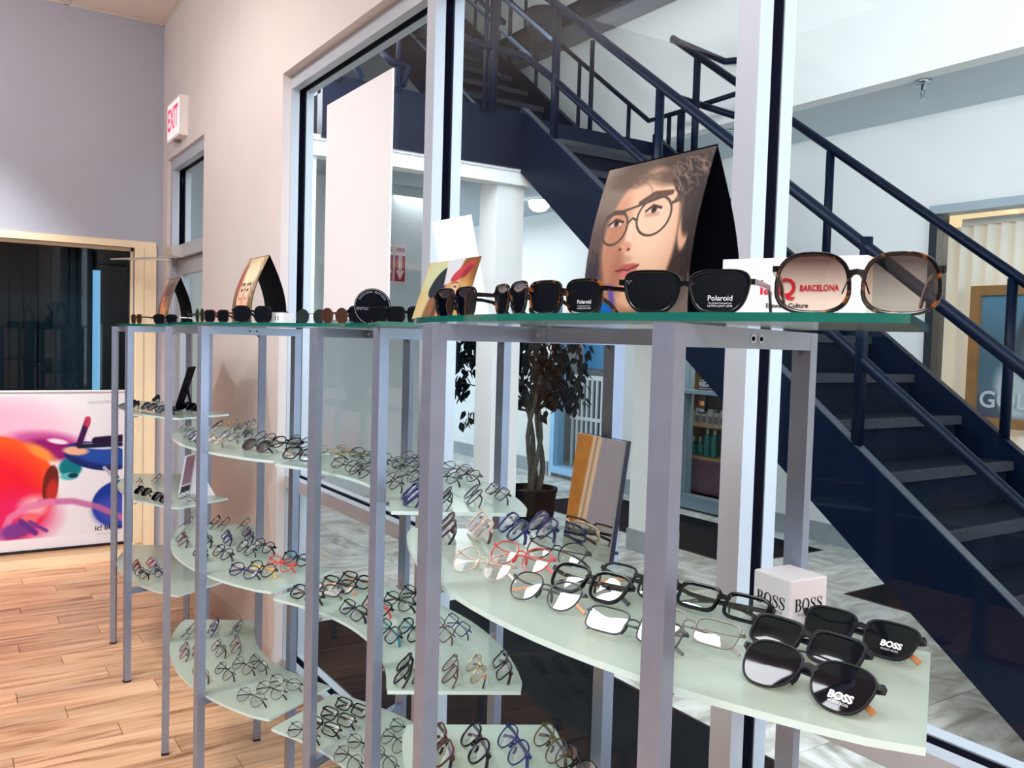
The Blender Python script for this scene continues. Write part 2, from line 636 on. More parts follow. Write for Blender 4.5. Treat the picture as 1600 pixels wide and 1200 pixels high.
# left wall with the tall interior window
lw = MB()
lw.box((-6.50, -3.1, 0), (-6.35, -1.6, CZ)).box((-6.50, 1.10, 0), (-6.35, 1.28, CZ)).box((-6.50, -1.6, 2.12), (-6.35, 1.10, CZ)).box((-6.50, -1.6, 0), (-6.35, 1.10, 0.10))
struct(lw.build('wall_left', M_WALL2))
t = MB()
t.box((-6.352, 1.10, 0), (-6.328, 1.235, 2.12)).box((-6.352, -1.6, 2.12), (-6.328, 1.235, 2.165)).box((-6.352, -1.6, 0), (-6.328, 1.10, 0.105))
t.box((-6.328, 1.112, 0.105), (-6.318, 1.155, 2.12)).box((-6.328, 1.205, 0), (-6.32, 1.235, 2.12))
struct(t.box((-6.352, -1.72, 0), (-6.328, -1.6, 2.165)).build('trim_1', M_CREAM), 'cream painted wooden casing around the dark interior window')
w2 = struct_empty('window_2', (-6.42, -0.25, 1.1), 'dark interior window behind the poster')
MB().box((-6.43, -1.6, 0.10), (-6.424, 1.10, 2.12)).build('pane', clear_glass('dark interior glass', (0.55, 0.62, 0.66, 1), 1.45), w2)
MB().box((-6.46, 1.085, 0.1), (-6.40, 1.10, 2.12)).box((-6.46, -1.6, 2.10), (-6.40, 1.10, 2.12)).build('frame', M_CREAM, w2)
# dark room behind it with upright dark louvres and a sliver of a lit window
dr = MB().box((-8.0, -1.7, 0), (-7.9, 1.24, 2.3)).box((-7.9, 1.16, 0), (-6.5, 1.24, 2.3)).box((-7.9, -1.7, 2.2), (-6.5, 1.2, 2.3)).box((-7.9, -1.75, 0), (-6.5, -1.65, 2.3)).box((-7.9, -1.7, -0.05), (-6.5, 1.24, 0.0))
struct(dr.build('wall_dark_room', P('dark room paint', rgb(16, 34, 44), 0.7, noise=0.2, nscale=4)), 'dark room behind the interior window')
lou = thing('vertical_blind', 'dark teal upright louvres behind the interior window over the poster', 'blind', (-6.7, 0.5, 0.02))
ml = P('dark teal louvre', rgb(20, 48, 54), 0.5, noise=0.15, nscale=5)
ml2 = P('grey teal louvre', rgb(60, 78, 86), 0.45, noise=0.1, nscale=5)
lb_a = MB().post(0, 0, 0.02, 2.10, 0.09, 0, 0.006).mesh('louvre', ml)
lb_b = MB().post(0, 0, 0.02, 2.10, 0.09, 0, 0.006).mesh('louvre', ml2)
yy = 1.07; k = 0
for k in range(15):
    if k == 2:  # the gap where daylight shows
        yy -= 0.055
    o = put('louvre', lb_b if k in (2, 3, 4) else lb_a, lou, (0, yy - 0.5, 0), (0, 0, math.radians(68 if k > 4 else 84)))
    yy -= 0.085
MB().box((-6.72, -1.5, 2.12), (-6.68, 1.1, 2.16)).build('head_rail', ml2, lou)
w5 = struct_empty('window_5', (-7.88, 0.7, 1.1), 'lit outside window of the dark room')
MB().box((-7.895, 0.93, 0.5), (-7.885, 1.12, 2.05)).build('pane', P('lit outside pane', rgb(150, 205, 235), 0.5, emit=rgb(150, 205, 240), estr=1.1), w5)

# window wall: drywall face at Y=1.28, window and door openings
ww = MB()
ww.box((-6.50, 1.28, 0), (-6.21, 1.42, CZ)).box((-6.21, 1.28, 2.71), (-5.25, 1.42, CZ)).box((-5.25, 1.28, 0), (-3.862, 1.42, CZ)).box((-3.862, 1.28, 2.72), (2.6, 1.42, CZ + 0.2)).box((-0.398, 1.28, 0), (2.6, 1.42, 2.72))  # last box: unseen wall added to keep lobby daylight off the posts
struct(ww.build('wall_window', M_WALL))
bb = MB().box((-5.25, 1.268, 0), (-3.862, 1.28, 0.10)).box((-5.25, 1.272, 0.10), (-3.862, 1.28, 0.112))
struct(bb.build('baseboard_right', P('beige baseboard', rgb(214, 200, 190), 0.6)))
# the other shop walls, out of view, and the ceiling
struct(MB().box((-6.5, -3.2, 0), (2.7, -3.08, CZ)).build('wall_back', P('grey green reflected wall', rgb(104, 114, 114), 0.8, noise=0.1, nscale=3)))  # colour stands in for the dim street front reflected in the panes
struct(MB().box((-6.35, -3.08, 0), (2.6, -2.75, 1.05)).build('trim_5', P('dark reflection block', rgb(44, 46, 52), 0.6, noise=0.1, nscale=3)), 'unseen dark block added along the back wall to dim window reflections')  # unseen block added so the lower panes reflect something dark
struct(MB().box((2.6, -3.1, 0), (2.72, 1.42, CZ)).build('wall_right', M_WALL))
mt_ = MB().box((-6.352, -2.10, 0), (-6.30, -1.72, 2.3))
struct(mt_.build('trim_2', P('honey wood casing', rgb(196, 138, 66), 0.5, noise=0.15, nscale=12)), 'honey wood door casing at the end of the left wall')
struct(MB().box((-6.352, -2.135, 0), (-6.31, -2.10, 2.3)).box((-6.352, -2.20, 0), (-6.32, -2.165, 2.3)).build('trim_3', M_CREAM))
ceil = struct(MB().box((-6.5, -3.2, CZ + 0.012), (2.7, 1.42, CZ + 0.1)).build('ceiling', P('ceiling bed', rgb(210, 205, 200), 0.9)))
M_TILE = P('acoustic ceiling tile', rgb(226, 212, 200), 0.9, noise=0.06, nscale=90, bump=0.5, bscale=300)
tile = MB().box((-0.296, -0.296, 0.004), (0.296, 0.296, 0.012)).box((-0.27, -0.27, 0.0), (0.27, 0.27, 0.004)).mesh('tile', M_TILE)
for i in range(6):
    for j in range(5):
        put('tile', tile, ceil, (-6.05 + 0.6 * i, 0.98 - 0.6 * j, CZ))
gr = MB()
for i in range(7): gr.box((-6.362 + 0.6 * i, -2.0, CZ - 0.003), (-6.338 + 0.6 * i, 1.28, CZ + 0.012))
for j in range(6): gr.box((-6.35, 1.268 - 0.6 * j, CZ - 0.003), (-2.7, 1.292 - 0.6 * j, CZ + 0.012))
gr.build('grid_bar', P('ceiling grid', rgb(222, 212, 204), 0.5), ceil)

# storefront window_1: aluminium frame with a black glass groove, panes above and below a transom
w1 = struct_empty('window_1', (-2.5, 1.37, 0), 'tall storefront window onto the stair hall')
YA, YB, YC, YD = 1.320, 1.357, 1.390, 1.425


def frame_v(name, x0, x1, z0, z1):
    g = 0.012
    b = MB()
    b.box((x0, YA, z0), (x1, YB, z1), 0).box((x0, YC, z0), (x1, YD, z1), 0).box((x0 + .003, YB, z0), (x1 - .003, YC, z1), 1)
    return b.build(name, [M_ALU, M_GASKET], w1)


def frame_h(name, x0, x1, z0, z1):
    g = 0.003
    b = MB()
    b.box((x0, YA, z0), (x1, YB, z1), 0).box((x0, YC, z0), (x1, YD, z1), 0).box((x0, YB, z0 + g), (x1, YC, z1 - g), 1)
    return b.build(name, [M_ALU, M_GASKET], w1)


XS = [(-3.912, -3.858), (-2.556, -2.498), (-1.222, -1.166), (-0.45, -0.394)]  # last mullion, out of view, moved in to meet the daylight-blocking wall
for x0, x1 in XS: frame_v('mullion', x0, x1, 0.0, 2.74)
for (a0, a1), (b0, b1) in zip(XS[:-1], XS[1:]):
    frame_h('transom', a1, b0, 0.858, 0.912)
    frame_h('window_sill', a1, b0, 0.0, 0.06)
    frame_h('window_head', a1, b0, 2.66, 2.74)
    MB().box((a1 - 0.005, 1.370, 0.905), (b0 + 0.005, 1.376, 2.67)).build('pane', M_GLASS, w1)
    MB().box((a1 - 0.005, 1.370, 0.055), (b0 + 0.005, 1.376, 0.865)).build('pane', M_GLASS, w1)

# glass door in the corner
d1 = struct_empty('door_1', (-5.73, 1.36, 0), 'white aluminium glass door with a transom light in the corner')
dj = MB()
for x0, x1 in ((-6.21, -6.155), (-5.305, -5.25)):
    dj.box((x0, 1.300, 0), (x1, 1.345, 2.71)).box((x0, 1.385, 0), (x1, 1.42, 2.71)).box((x0 + 0.008, 1.345, 0), (x1 - 0.008, 1.385, 2.71), 1)
dj.box((-6.155, 1.300, 2.64), (-5.305, 1.345, 2.71)).box((-6.155, 1.345, 2.648), (-5.305, 1.385, 2.71), 1).box((-6.155, 1.385, 2.64), (-5.305, 1.42, 2.71))
dj.box((-6.155, 1.300, 2.045), (-5.305, 1.42, 2.125))
dj.build('frame', [M_ALU, M_GASKET], d1)
MB().box((-6.155, 1.362, 2.125), (-5.305, 1.368, 2.645)).build('pane', M_GLASS, d1)
lf = MB().box((-6.15, 1.335, 0.02), (-6.05, 1.38, 2.04)).box((-5.41, 1.335, 0.02), (-5.31, 1.38, 2.04)).box((-6.05, 1.335, 1.94), (-5.41, 1.38, 2.04)).box((-6.05, 1.335, 0.02), (-5.41, 1.38, 0.27)).box((-6.05, 1.335, 1.00), (-5.41, 1.375, 1.06))
lf.build('door_leaf', M_ALU, d1)
MB().box((-6.05, 1.352, 0.27), (-5.41, 1.358, 1.00)).build('pane', M_GLASS, d1)
MB().box((-6.05, 1.352, 1.06), (-5.41, 1.358, 1.94)).build('pane', M_GLASS, d1)
cl = thing('door_closer', 'silver hydraulic closer with a thin arm above the corner glass door', 'door closer', (-6.02, 1.29, 2.06))
mc = P('closer metal', rgb(205, 200, 196), 0.35, 0.4)
MB().box((-6.10, 1.235, 2.045), (-5.86, 1.30, 2.11)).tube([(-6.14, 1.268, 2.078), (-6.10, 1.268, 2.078)], 0.026, 12).build('body', mc, cl)
MB().bar((-6.0, 1.255, 2.03), (-6.18, 0.93, 2.02), 0.022, 0.008).bar((-6.18, 0.93, 2.02), (-5.75, 1.29, 2.035), 0.018, 0.008).tube([(-6.0, 1.255, 2.045), (-6.0, 1.255, 2.02)], 0.014, 10).build('arm', mc, cl)

# exit sign
ex = thing('exit_sign', 'white box exit sign with red letters on the wall above the corner door', 'sign', (-5.83, 1.255, 2.78))
MB().box((-6.0, 1.232, 2.775), (-5.655, 1.28, 3.02)).build('case', P('exit sign plastic', rgb(246, 240, 238), 0.5), ex)
MB().box((-5.985, 1.229, 2.79), (-5.67, 1.232, 3.005)).build('face_panel', P('lit exit sign face', rgb(250, 236, 236), 0.4, emit=rgb(255, 225, 228), estr=0.35), ex)
lettering('EXIT', 0.19, (0.0, -0.0275, 0.118), (1, 0, 0), (0, 0, 1), P('lit red exit letters', rgb(255, 30, 80), 0.5, emit=rgb(255, 40, 90), estr=0.6), ex, bold=0.004, squeeze=0.72)
MB().tube([(-5.83, 1.255, 2.775), (-5.83, 1.255, 2.76)], 0.022, 12).build('lamp', P('exit lamp', rgb(120, 112, 110), 0.4), ex)

# wall plate beside the door
sw = thing('wall_plate', 'beige electrical wall plate low on the peach wall beside the door', 'outlet', (-4.98, 1.278, 1.23))
MB().box((-5.05, 1.272, 1.14), (-4.94, 1.28, 1.27)).build('plate', P('plate plastic', rgb(240, 224, 208), 0.5), sw)
MB().box((-5.015, 1.269, 1.215), (-4.975, 1.272, 1.25)).build('socket', P('socket plastic', rgb(215, 196, 178), 0.5), sw)
MB().box((-5.015, 1.269, 1.16), (-4.975, 1.272, 1.195)).build('socket', P('socket plastic', rgb(215, 196, 178), 0.5), sw)

# ------------------------------------------------------------------ stair hall (lobby)
def marble():
    m = bpy.data.materials.new('grey veined marble')
    m.use_nodes = True
    nt = m.node_tree; b = nt.nodes['Principled BSDF']; N = nt.nodes.new; L = nt.links.new
    tc = N('ShaderNodeTexCoord'); info = N('ShaderNodeObjectInfo')
    comb = N('ShaderNodeCombineXYZ'); sc = N('ShaderNodeVectorMath'); sc.operation = 'SCALE'; sc.inputs['Scale'].default_value = 25
    add = N('ShaderNodeVectorMath'); add.operation = 'ADD'
    L(info.outputs['Random'], comb.inputs[0]); L(info.outputs['Random'], comb.inputs[2]); L(comb.outputs[0], sc.inputs[0])
    L(tc.outputs['Object'], add.inputs[0]); L(sc.outputs[0], add.inputs[1])
    mp = N('ShaderNodeMapping'); mp.inputs['Scale'].default_value = (1.6, 4.2, 1); mp.inputs['Rotation'].default_value = (0, 0, 0.5)
    L(add.outputs[0], mp.inputs[0])
    n = N('ShaderNodeTexNoise'); n.inputs['Scale'].default_value = 1.5; n.inputs['Detail'].default_value = 9; n.inputs['Distortion'].default_value = 1.6
    L(mp.outputs[0], n.inputs['Vector'])
    r = N('ShaderNodeValToRGB'); e = r.color_ramp.elements
    e[0].position = 0.32; e[0].color = rgb(150, 147, 138)
    e[1].position = 0.62; e[1].color = rgb(226, 228, 224)
    k = e.new(0.46); k.color = rgb(192, 192, 184)
    L(n.outputs['Fac'], r.inputs['Fac']); L(r.outputs['Color'], b.inputs['Base Color'])
    b.inputs['Roughness'].default_value = 0.28
    return m


M_MARBLE = marble()
lfloor = struct(MB().box((-14, 1.42, -0.10), (3.0, 6.2, -0.010)).build('floor_lobby', P('grout', rgb(120, 120, 114), 0.8)))
g = 0.0015
lt = MB().add([(-.3 + g, -.3 + g, -.01), (.3 - g, -.3 + g, -.01), (.3 - g, .3 - g, -.01), (-.3 + g, .3 - g, -.01), (-.3 + g, -.3 + g, -.001), (.3 - g, -.3 + g, -.001), (.3 - g, .3 - g, -.001), (-.3 + g, .3 - g, -.001),
               (-.297 + g, -.297 + g, 0), (.297 - g, -.297 + g, 0), (.297 - g, .297 - g, 0), (-.297 + g, .297 - g, 0)],
              [(0, 1, 5, 4), (1, 2, 6, 5), (2, 3, 7, 6), (3, 0, 4, 7), (4, 5, 9, 8), (5, 6, 10, 9), (6, 7, 11, 10), (7, 4, 8, 11), (8, 9, 10, 11)]).mesh('tile', M_MARBLE)
for i in range(26):
    for j in range(8):
        put('tile', lt, lfloor, (-12.6 + 0.6 * i, 1.725 + 0.6 * j, 0), (0, 0, (PI / 2) * ((i * 3 + j * 5) % 2)))

M_BASE = P('grey stone skirting', rgb(150, 158, 162), 0.5, noise=0.1, nscale=8)
YB2 = 6.0
lwall = MB()
# back wall in the plane Y=6, with openings for window_3 (X -8.2..-7.1), door_2 (-6.15..-5.1), window_4 (-3.35..0.6)
lwall.box((-14, YB2, 0), (-8.2, YB2 + .15, 3.29)).box((-7.1, YB2, 0), (-6.15, YB2 + .15, 3.29)).box((-5.1, YB2, 0), (-3.62, YB2 + .15, 3.29)).box((0.8, YB2, 0), (3.0, YB2 + .15, 3.29))
lwall.box((-8.2, YB2, 2.2), (-7.1, YB2 + .15, 3.29)).box((-6.15, YB2, 2.3), (-5.1, YB2 + .15, 3.29)).box((-3.62, YB2, 2.62), (0.8, YB2 + .15, 3.29)).box((-3.62, YB2, 0), (0.8, YB2 + .15, 0.35))
struct(lwall.build('wall_lobby_back', M_LOBBY))
bs = MB()
for x0, x1 in ((-14, -8.25), (-7.05, -6.2), (-5.05, -3.35)): bs.box((x0, YB2 - .015, 0), (x1, YB2, 0.16))
struct(bs.build('baseboard_back', M_BASE))
# upper storey wall and the soffit under it
struct(MB().box((-14, 5.07, 3.29), (3.0, 5.2, 6.5)).build('wall_upper', M_LOBBY))
struct(MB().box((-14, 5.2, 3.29), (3.0, 6.15, 3.4)).build('ceiling_soffit', M_SOFFIT))
# far end, near wall above the shop, ceiling and the glazed end (out of view)
struct(MB().box((-14.15, 1.28, 0), (-14, 6.2, 6.5)).build('wall_lobby_far', M_LOBBY))
struct(MB().box((-14, 1.30, CZ + 0.2), (3.0, 1.42, 6.5)).box((-14, 1.30, 0), (-6.5, 1.42, CZ + 0.2)).build('wall_lobby_near', M_LOBBY))
struct(MB().box((-14, 1.28, 6.5), (3.0, 6.2, 6.6)).build('ceiling_lobby', M_LOBBY))
struct(MB().box((3.0, 1.28, 0), (3.1, 6.2, 0.3)).box((3.0, 1.28, 5.0), (3.1, 6.2, 6.5)).build('wall_lobby_end', M_LOBBY))
# wall with the extinguisher sign and low ceiling beneath the landing
struct(MB().box((-8.15, 1.42, 0), (-8.0, 4.30, 3.1)).build('wall_lobby_inner', P('lobby inner wall paint', rgb(206, 216, 218), 0.8)))
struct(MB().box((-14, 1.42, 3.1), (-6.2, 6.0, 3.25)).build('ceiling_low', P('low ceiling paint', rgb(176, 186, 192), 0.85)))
# white beam under the landing, columns
struct(MB().box((-5.06, 1.62, 2.62), (-4.94, 3.38, 2.72)).box((-5.08, 1.60, 2.705), (-4.92, 3.40, 2.735)).build('trim_4', M_LOBBY), 'white beam beneath the stair landing')


def column(x0, x1, y0, y1, z1, label, cap=False):
    c = struct_empty('column', ((x0 + x1) / 2, (y0 + y1) / 2, 0), label)
    MB().box((x0, y0, 0), (x1, y1, z1)).build('shaft', M_LOBBY, c)
    MB().box((x0 - .012, y0 - .012, 0), (x1 + .012, y1 + .012, 0.16)).build('base_trim', M_BASE, c)
    return c


column(-5.22, -5.0, 3.14, 3.36, 2.64, 'white square column under the stair landing')
column(-4.98, -4.72, 4.40, 4.66, 2.64, 'white square column under the far side of the stair')
column(-5.2, -4.98, 1.62, 1.86, 2.64, 'white square column beside the window jamb')

# mats
M_MAT = P('black ribbed entrance mat', rgb(4, 8, 18), 0.9, noise=0.4, nscale=70, bump=0.8, bscale=120, spec=0.1)


def mat_obj(label, x0, y0, x1, y1, rz=0.0):
    o = thing('floor_mat', label, 'mat', ((x0 + x1) / 2, (y0 + y1) / 2, 0), rz)
    a, b = abs(x1 - x0) / 2, abs(y1 - y0) / 2
    put('pile', MB().box((-a + .02, -b + .02, 0), (a - .02, b - .02, 0.008)).mesh('pile', M_MAT), o)
    e = MB().box((-a, -b, 0), (a, -b + .02, 0.004)).box((-a, b - .02, 0), (a, b, 0.004)).box((-a, -b + .02, 0), (-a + .02, b - .02, 0.004)).box((a - .02, -b + .02, 0), (a, b - .02, 0.004))
    put('rubber_edge', e.mesh('rubber_edge', P('mat rubber', rgb(8, 10, 18), 0.6)), o)
    return o


mat_obj('long black runner mat on the marble just outside the storefront window', -4.44, 1.47, 1.6, 2.63)
mat_obj('black mat on the marble before the product shop door', -6.9, 4.75, -4.23, 5.75)
mat_obj('black mat on the marble floor beside the foot of the dark stair', -3.40, 4.86, -1.7, 5.75, math.radians(1.5))

# ------------------------------------------------------------------ the dark steel staircase
YN, YF = 3.30, 4.50
SL = 0.747
st = thing('staircase', 'dark navy steel staircase with carpeted treads and tube railings behind the window', 'staircase', (-3.0, 3.9, 0))


def stringer(name, y, x0, x1, c, depth, parent, th=0.05):
    """plate following z = c - SL*x from x0 (low end) to x1, cut level at the floor"""
    b = MB()
    zt = lambda x: c - SL * x
    xb = (c - depth) / SL          # lower edge meets the floor here
    pts = [(x1, zt(x1)), (x1, zt(x1) - depth)]
    if zt(x0) - depth < 0:
        pts += [(xb, 0.0), (c / SL if c / SL < x0 else x0, 0.0)]
        if c / SL >= x0: pts += [(x0, zt(x0))]
    else:
        pts += [(x0, zt(x0) - depth), (x0, zt(x0))]
    n = len(pts)
    vs = [(p[0], y - th / 2, p[1]) for p in pts] + [(p[0], y + th / 2, p[1]) for p in pts]
    fs = [tuple(range(n)), tuple(range(2 * n - 1, n - 1, -1))] + [(i, i + n, (i + 1) % n + n, (i + 1) % n) for i in range(n)]
    b.add(vs, fs)
    return b.build(name, M_NAVY, parent)


stringer('stringer', YN, -0.75, -4.95, -0.549, 0.43, st)
stringer('stringer', YF, -0.75, -4.95, -0.549, 0.43, st)
NR, RISE = 15, 3.08 / 15
for k in range(1, NR):
    z = k * RISE; xn = -(z + 0.62) / SL
    run = RISE / SL
    MB().box((xn - run - 0.05, YN + .025, z - .04), (xn - 0.035, YF - .025, z)).build('tread', M_CARPET_STEP, st)
    MB().box((xn - 0.035, YN + .025, z - .042), (xn, YF - .025, z + .002)).build('nosing', M_NOSE, st)
    MB().box((xn - 0.05, YN + .025, z - RISE), (xn - 0.035, YF - .025, z - .04)).build('riser', M_CARPET_STEP, st)
# landing with its deep fascia
MB().box((-4.98, 1.86, 2.72), (-4.90, YN + .02, 3.09)).build('landing_fascia', M_NAVY, st)
MB().box((-6.2, 1.86, 2.98), (-4.93, YF + .05, 3.08)).build('landing_deck', M_NAVY, st)
# upper flight
YU0, YU1 = 3.63, 4.62
stringer('stringer', YU0, -5.75, -9.0, 3.40 - SL * 6.0 - 0.02 + 0.0, 0.42, st)
stringer('stringer', YU1, -5.75, -9.0, 3.40 - SL * 6.0 - 0.02 + 0.0, 0.42, st)
for k in range(1, 13):
    z = 3.08 + k * RISE; xn = -6.0 - (k - 1) * RISE / SL
    run = RISE / SL
    MB().box((xn - run - .05, YU0 + .025, z - .04), (xn - .035, YU1 - .025, z)).build('tread', M_CARPET_STEP, st)
    MB().box((xn - .035, YU0 + .025, z - .042), (xn, YU1 - .025, z + .002)).build('nosing', M_NOSE, st)
    MB().box((xn - .05, YU0 + .025, z - RISE), (xn - .035, YU1 - .025, z - .04)).build('riser', M_CARPET_STEP, st)


def inc(p, q, x):  # point at x on the line p-q
    t = (x - p.x) / (q.x - p.x)
    return p + (q - p) * t


# near side railing: handrail A and mid rail C
a1 = on_y(1340, 375, YN); a0 = Vector((-4.72, YN, 0)); a0.z = a1.z + 0.742 * (a1.x + 4.72)
alow = Vector((-0.95, YN, a1.z - 0.742 * (-0.95 - a1.x)))
MB().tube([alow + Vector((0.16, 0, -0.02)), alow, a1, a0, a0 + Vector((-.25, 0, .14))], 0.026, 10).build('handrail', M_NAVY, st, True)
c0 = on_y(862, 121, YN); c1 = on_y(1600, 794, YN)
c2 = inc(c0, c1, -1.0)
ca = on_x(826, 90, -4.87); cb = on_x(772, 76, -4.87); cc = on_x(700, 54, -4.87)
MB().tube([c2, c1, c0, (ca.x, YN - .05, ca.z), cb, cc, (-4.87, 2.0, cc.z)], 0.024, 10).build('mid_rail', M_NAVY, st, True)
for px, py0, py1 in ((865, 12, 222), (1339, 372, 695)):
    p = on_y(px, py1, YN); q = on_y(px, py0, YN)
    MB().tube([(p.x, YN, p.z), (p.x, YN, q.z)], 0.027, 10).build('rail_post', M_NAVY, st, True)
for x in (-3.6, -1.35):
    MB().tube([(x, YN, -0.60 - SL * x), (x, YN, a1.z - 0.742 * (x - a1.x))], 0.025, 10).build('rail_post', M_NAVY, st, True)
# landing guard facing the entrance
for px, w in ((769, 0.03), (757, 0.014)):
    p = on_x(px, 165, -4.87)
    MB().tube([(-4.87, p.y, 3.05), (-4.87, p.y, 4.15)], w, 10).build('rail_post', M_NAVY, st, True)
MB().tube([(-4.87, YN, 4.15), (-4.87, 1.95, 4.15), (-6.0, 1.95, 4.15)], 0.026, 10).build('handrail', M_NAVY, st, True)
for y in (1.95, 2.33):
    MB().tube([(-4.87, y, 3.05), (-4.87, y, 4.15)], 0.02, 8).build('rail_post', M_NAVY, st, True)
# far side railing: handrail B with its return, mid rail with posts
b0 = on_y(1051, 60, YF); b1 = on_y(1506, 375, YF); b2 = inc(b0, b1, -1.0)
MB().tube([b2, b1, b0, b0 + Vector((-.06, .05, .02)), b0 + Vector((0.05, .5, -.08)), b0 + Vector((.30, .52, -.12))], 0.026, 10).build('handrail', M_NAVY, st, True)
for px, py0, py1 in ((1298, 236, 470), (1583, 435, 690), (1090, 90, 260)):
    q = on_y(px, py0, YF)
    MB().tube([(q.x, YF, -0.57 - SL * q.x), (q.x, YF, q.z)], 0.026, 10).build('rail_post', M_NAVY, st, True)
r0 = on_y(875, 69, 4.72); r1 = on_y(1014, 189, 4.72); r2 = on_y(1058, 176, 4.72); r3 = on_y(1152, 146, 4.72)
rA = inc(r1, r0, r0.x - 0.9)
MB().tube([rA, r0, r1, r2, r3], 0.02, 8).build('mid_rail', M_NAVY, st, True)
s0 = on_y(1051, 150, 4.60); s1 = on_y(1152, 182, 4.60)
MB().tube([s0, s1], 0.024, 8).build('mid_rail', M_NAVY, st, True)
for px, py0, py1 in ((906, 98, 230), (983, 164, 240), (1046, 178, 236), (1065, 172, 240), (840, 40, 190)):
    p = on_y(px, py1, 4.72); q = on_y(px, py0, 4.72)
    MB().tube([(q.x, 4.72, p.z), q], 0.017 if px != 1065 else 0.03, 8).build('rail_post', M_NAVY, st, True)
# upper flight rails: far pair coloured pale blue for light falling on it
M_TUBEL = P('blue lit handrail tube', rgb(120, 140, 168), 0.2, 0.6)
zu = lambda x: 3.38 - SL * (x + 6.0)
for y, dz, m in ((YU0, 0.82, M_NAVY), (YU0, 0.40, M_NAVY)):
    MB().tube([(-5.75, y, zu(-5.75) + dz), (-8.8, y, zu(-8.8) + dz)], 0.022, 8).build('handrail', m, st, True)
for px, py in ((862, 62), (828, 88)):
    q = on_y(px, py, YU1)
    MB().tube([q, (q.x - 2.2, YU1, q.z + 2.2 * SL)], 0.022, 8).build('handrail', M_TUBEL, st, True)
MB().bar((-5.78, YU0 - .03, zu(-5.78) + .004), (-8.9, YU0 - .03, zu(-8.9) + .004), 0.02, 0.012).build('stringer_edge', P('pale steel edge', rgb(150, 160, 175), 0.25, 0.7), st)  # pale strip along the top edge of the near upper stringer
MB().bar((-1.0, YN - .0, -0.549 + SL * 1.0 + .003), (-4.92, YN, -0.549 + SL * 4.92 + .003), 0.05, 0.006).build('stringer_edge', P('grey steel edge', rgb(60, 70, 84), 0.3, 0.5), st)  # slightly paler strip along the top edge of the near lower stringer
for x in (-5.9, -7.2, -8.5):
    for y in (YU0, YU1):
        MB().tube([(x, y, zu(x)), (x, y, zu(x) + .82)], 0.02, 8).build('rail_post', M_NAVY, st, True)
lp = [on_x(px, py, -4.87) for px, py in ((596, 78), (612, 97), (628, 102), (638, 104), (628, 134))]
MB().tube(lp, 0.024, 8).build('mid_rail', M_NAVY, st, True)
MB().bar(on_x(552, 98, -4.87), on_x(566, 124, -4.87), 0.03, 0.03).build('brace', M_NAVY, st)

# upper floor edge with its guard rail and a dark planter
ub = thing('balcony', 'dark steel balcony edge of the upper floor above the stair', 'balcony', (-7.0, 4.95, 4.6))
e0 = on_y(785, 84, 4.95); e1 = on_y(995, -3, 4.95)
MB().bar((-9.0, 4.97, 4.62), (-4.6, 4.97, 4.62), 0.18, 0.16).build('edge_beam', M_NAVY, ub)
MB().bar((-9.0, 5.0, 4.47), (-4.6, 5.0, 4.47), 0.12, 0.14).build('grey_trim', P('grey beam trim', rgb(84, 92, 104), 0.6), ub)
for i in range(9):
    x = -8.9 + 0.5 * i
    MB().tube([(x, 4.93, 4.7), (x, 4.93, 5.6)], 0.016, 8).build('rail_post', M_NAVY, ub, True)
MB().tube([(-9.0, 4.93, 5.6), (-4.6, 4.93, 5.6)], 0.024, 8).build('handrail', M_NAVY, ub, True)
pl = on_y(857, 48, 4.86)
pt = thing('planter', 'dark round planter hanging at the balcony edge above the stair', 'planter', (pl.x, 4.80, pl.z - .16))
MB().lathe([(.12, 0), (.15, .16), (.165, .30), (.165, .33), (.14, .33), (.13, .30)], (pl.x, 4.80, pl.z - .16), 20).build('bowl', M_NAVY, pt, 'auto')
MB().tube([(pl.x, 4.80, pl.z - .1), (pl.x, 4.94, pl.z - .05)], 0.02, 8).build('bracket', M_NAVY, pt)

# ------------------------------------------------------------------ things of the stair hall
# ficus tree
fx, fy = -5.75, 4.02
ft = thing('ficus_tree', 'dark leafy ficus tree with braided trunks in a black pot on marble', 'tree', (fx, fy, 0))
MB().lathe([(.15, 0), (.19, .16), (.205, .34), (.215, .36), (.215, .38), (.19, .38), (.18, .33)], (fx, fy, 0), 24).build('pot', P('black pot', rgb(3, 5, 16), 0.6, spec=0.1), ft, 'auto')
MB().lathe([(.005, .30), (.18, .31), (.18, .335), (.005, .345)], (fx, fy, 0), 20).build('soil', P('soil', rgb(40, 34, 30), 0.95, noise=0.3, nscale=50), ft)
M_BARK = P('grey ficus bark', rgb(74, 72, 66), 0.85, noise=0.3, nscale=40, bump=0.4, bscale=80)
for k in range(4):
    ph = k * 1.7; path = []
    for i in range(9):
        z = .30 + i * .125
        rr = .05 + .03 * math.sin(i * .9 + ph) + (0.05 if i > 6 else 0)
        path.append((fx + .02 + rr * math.cos(ph + i * .35), fy + rr * math.sin(ph + i * .35), z))
    MB().tube(path, [.024 - .0012 * i for i in range(9)], 7).build('trunk', M_BARK, ft, True)
r = random.Random(3)
M_LEAF = P('dark green ficus leaf', rgb(10, 36, 38), 0.5, noise=0.3, nscale=3, spec=0.2)
M_LEAF2 = P('dark blue green ficus leaf', rgb(4, 20, 32), 0.5, noise=0.3, nscale=3, spec=0.2)


def leaf_mesh(m):
    pts = [(0, 0, 0), (.018, .018, .004), (.024, .040, .004), (.014, .064, .001), (0, .088, -.006), (-.014, .064, .001), (-.024, .040, .004), (-.018, .018, .004), (0, .04, -.004)]
    b = MB(); b.add(pts, [(i, (i + 1) % 8, 8) for i in range(8)])
    return b.mesh('leaf', m, smooth=True)


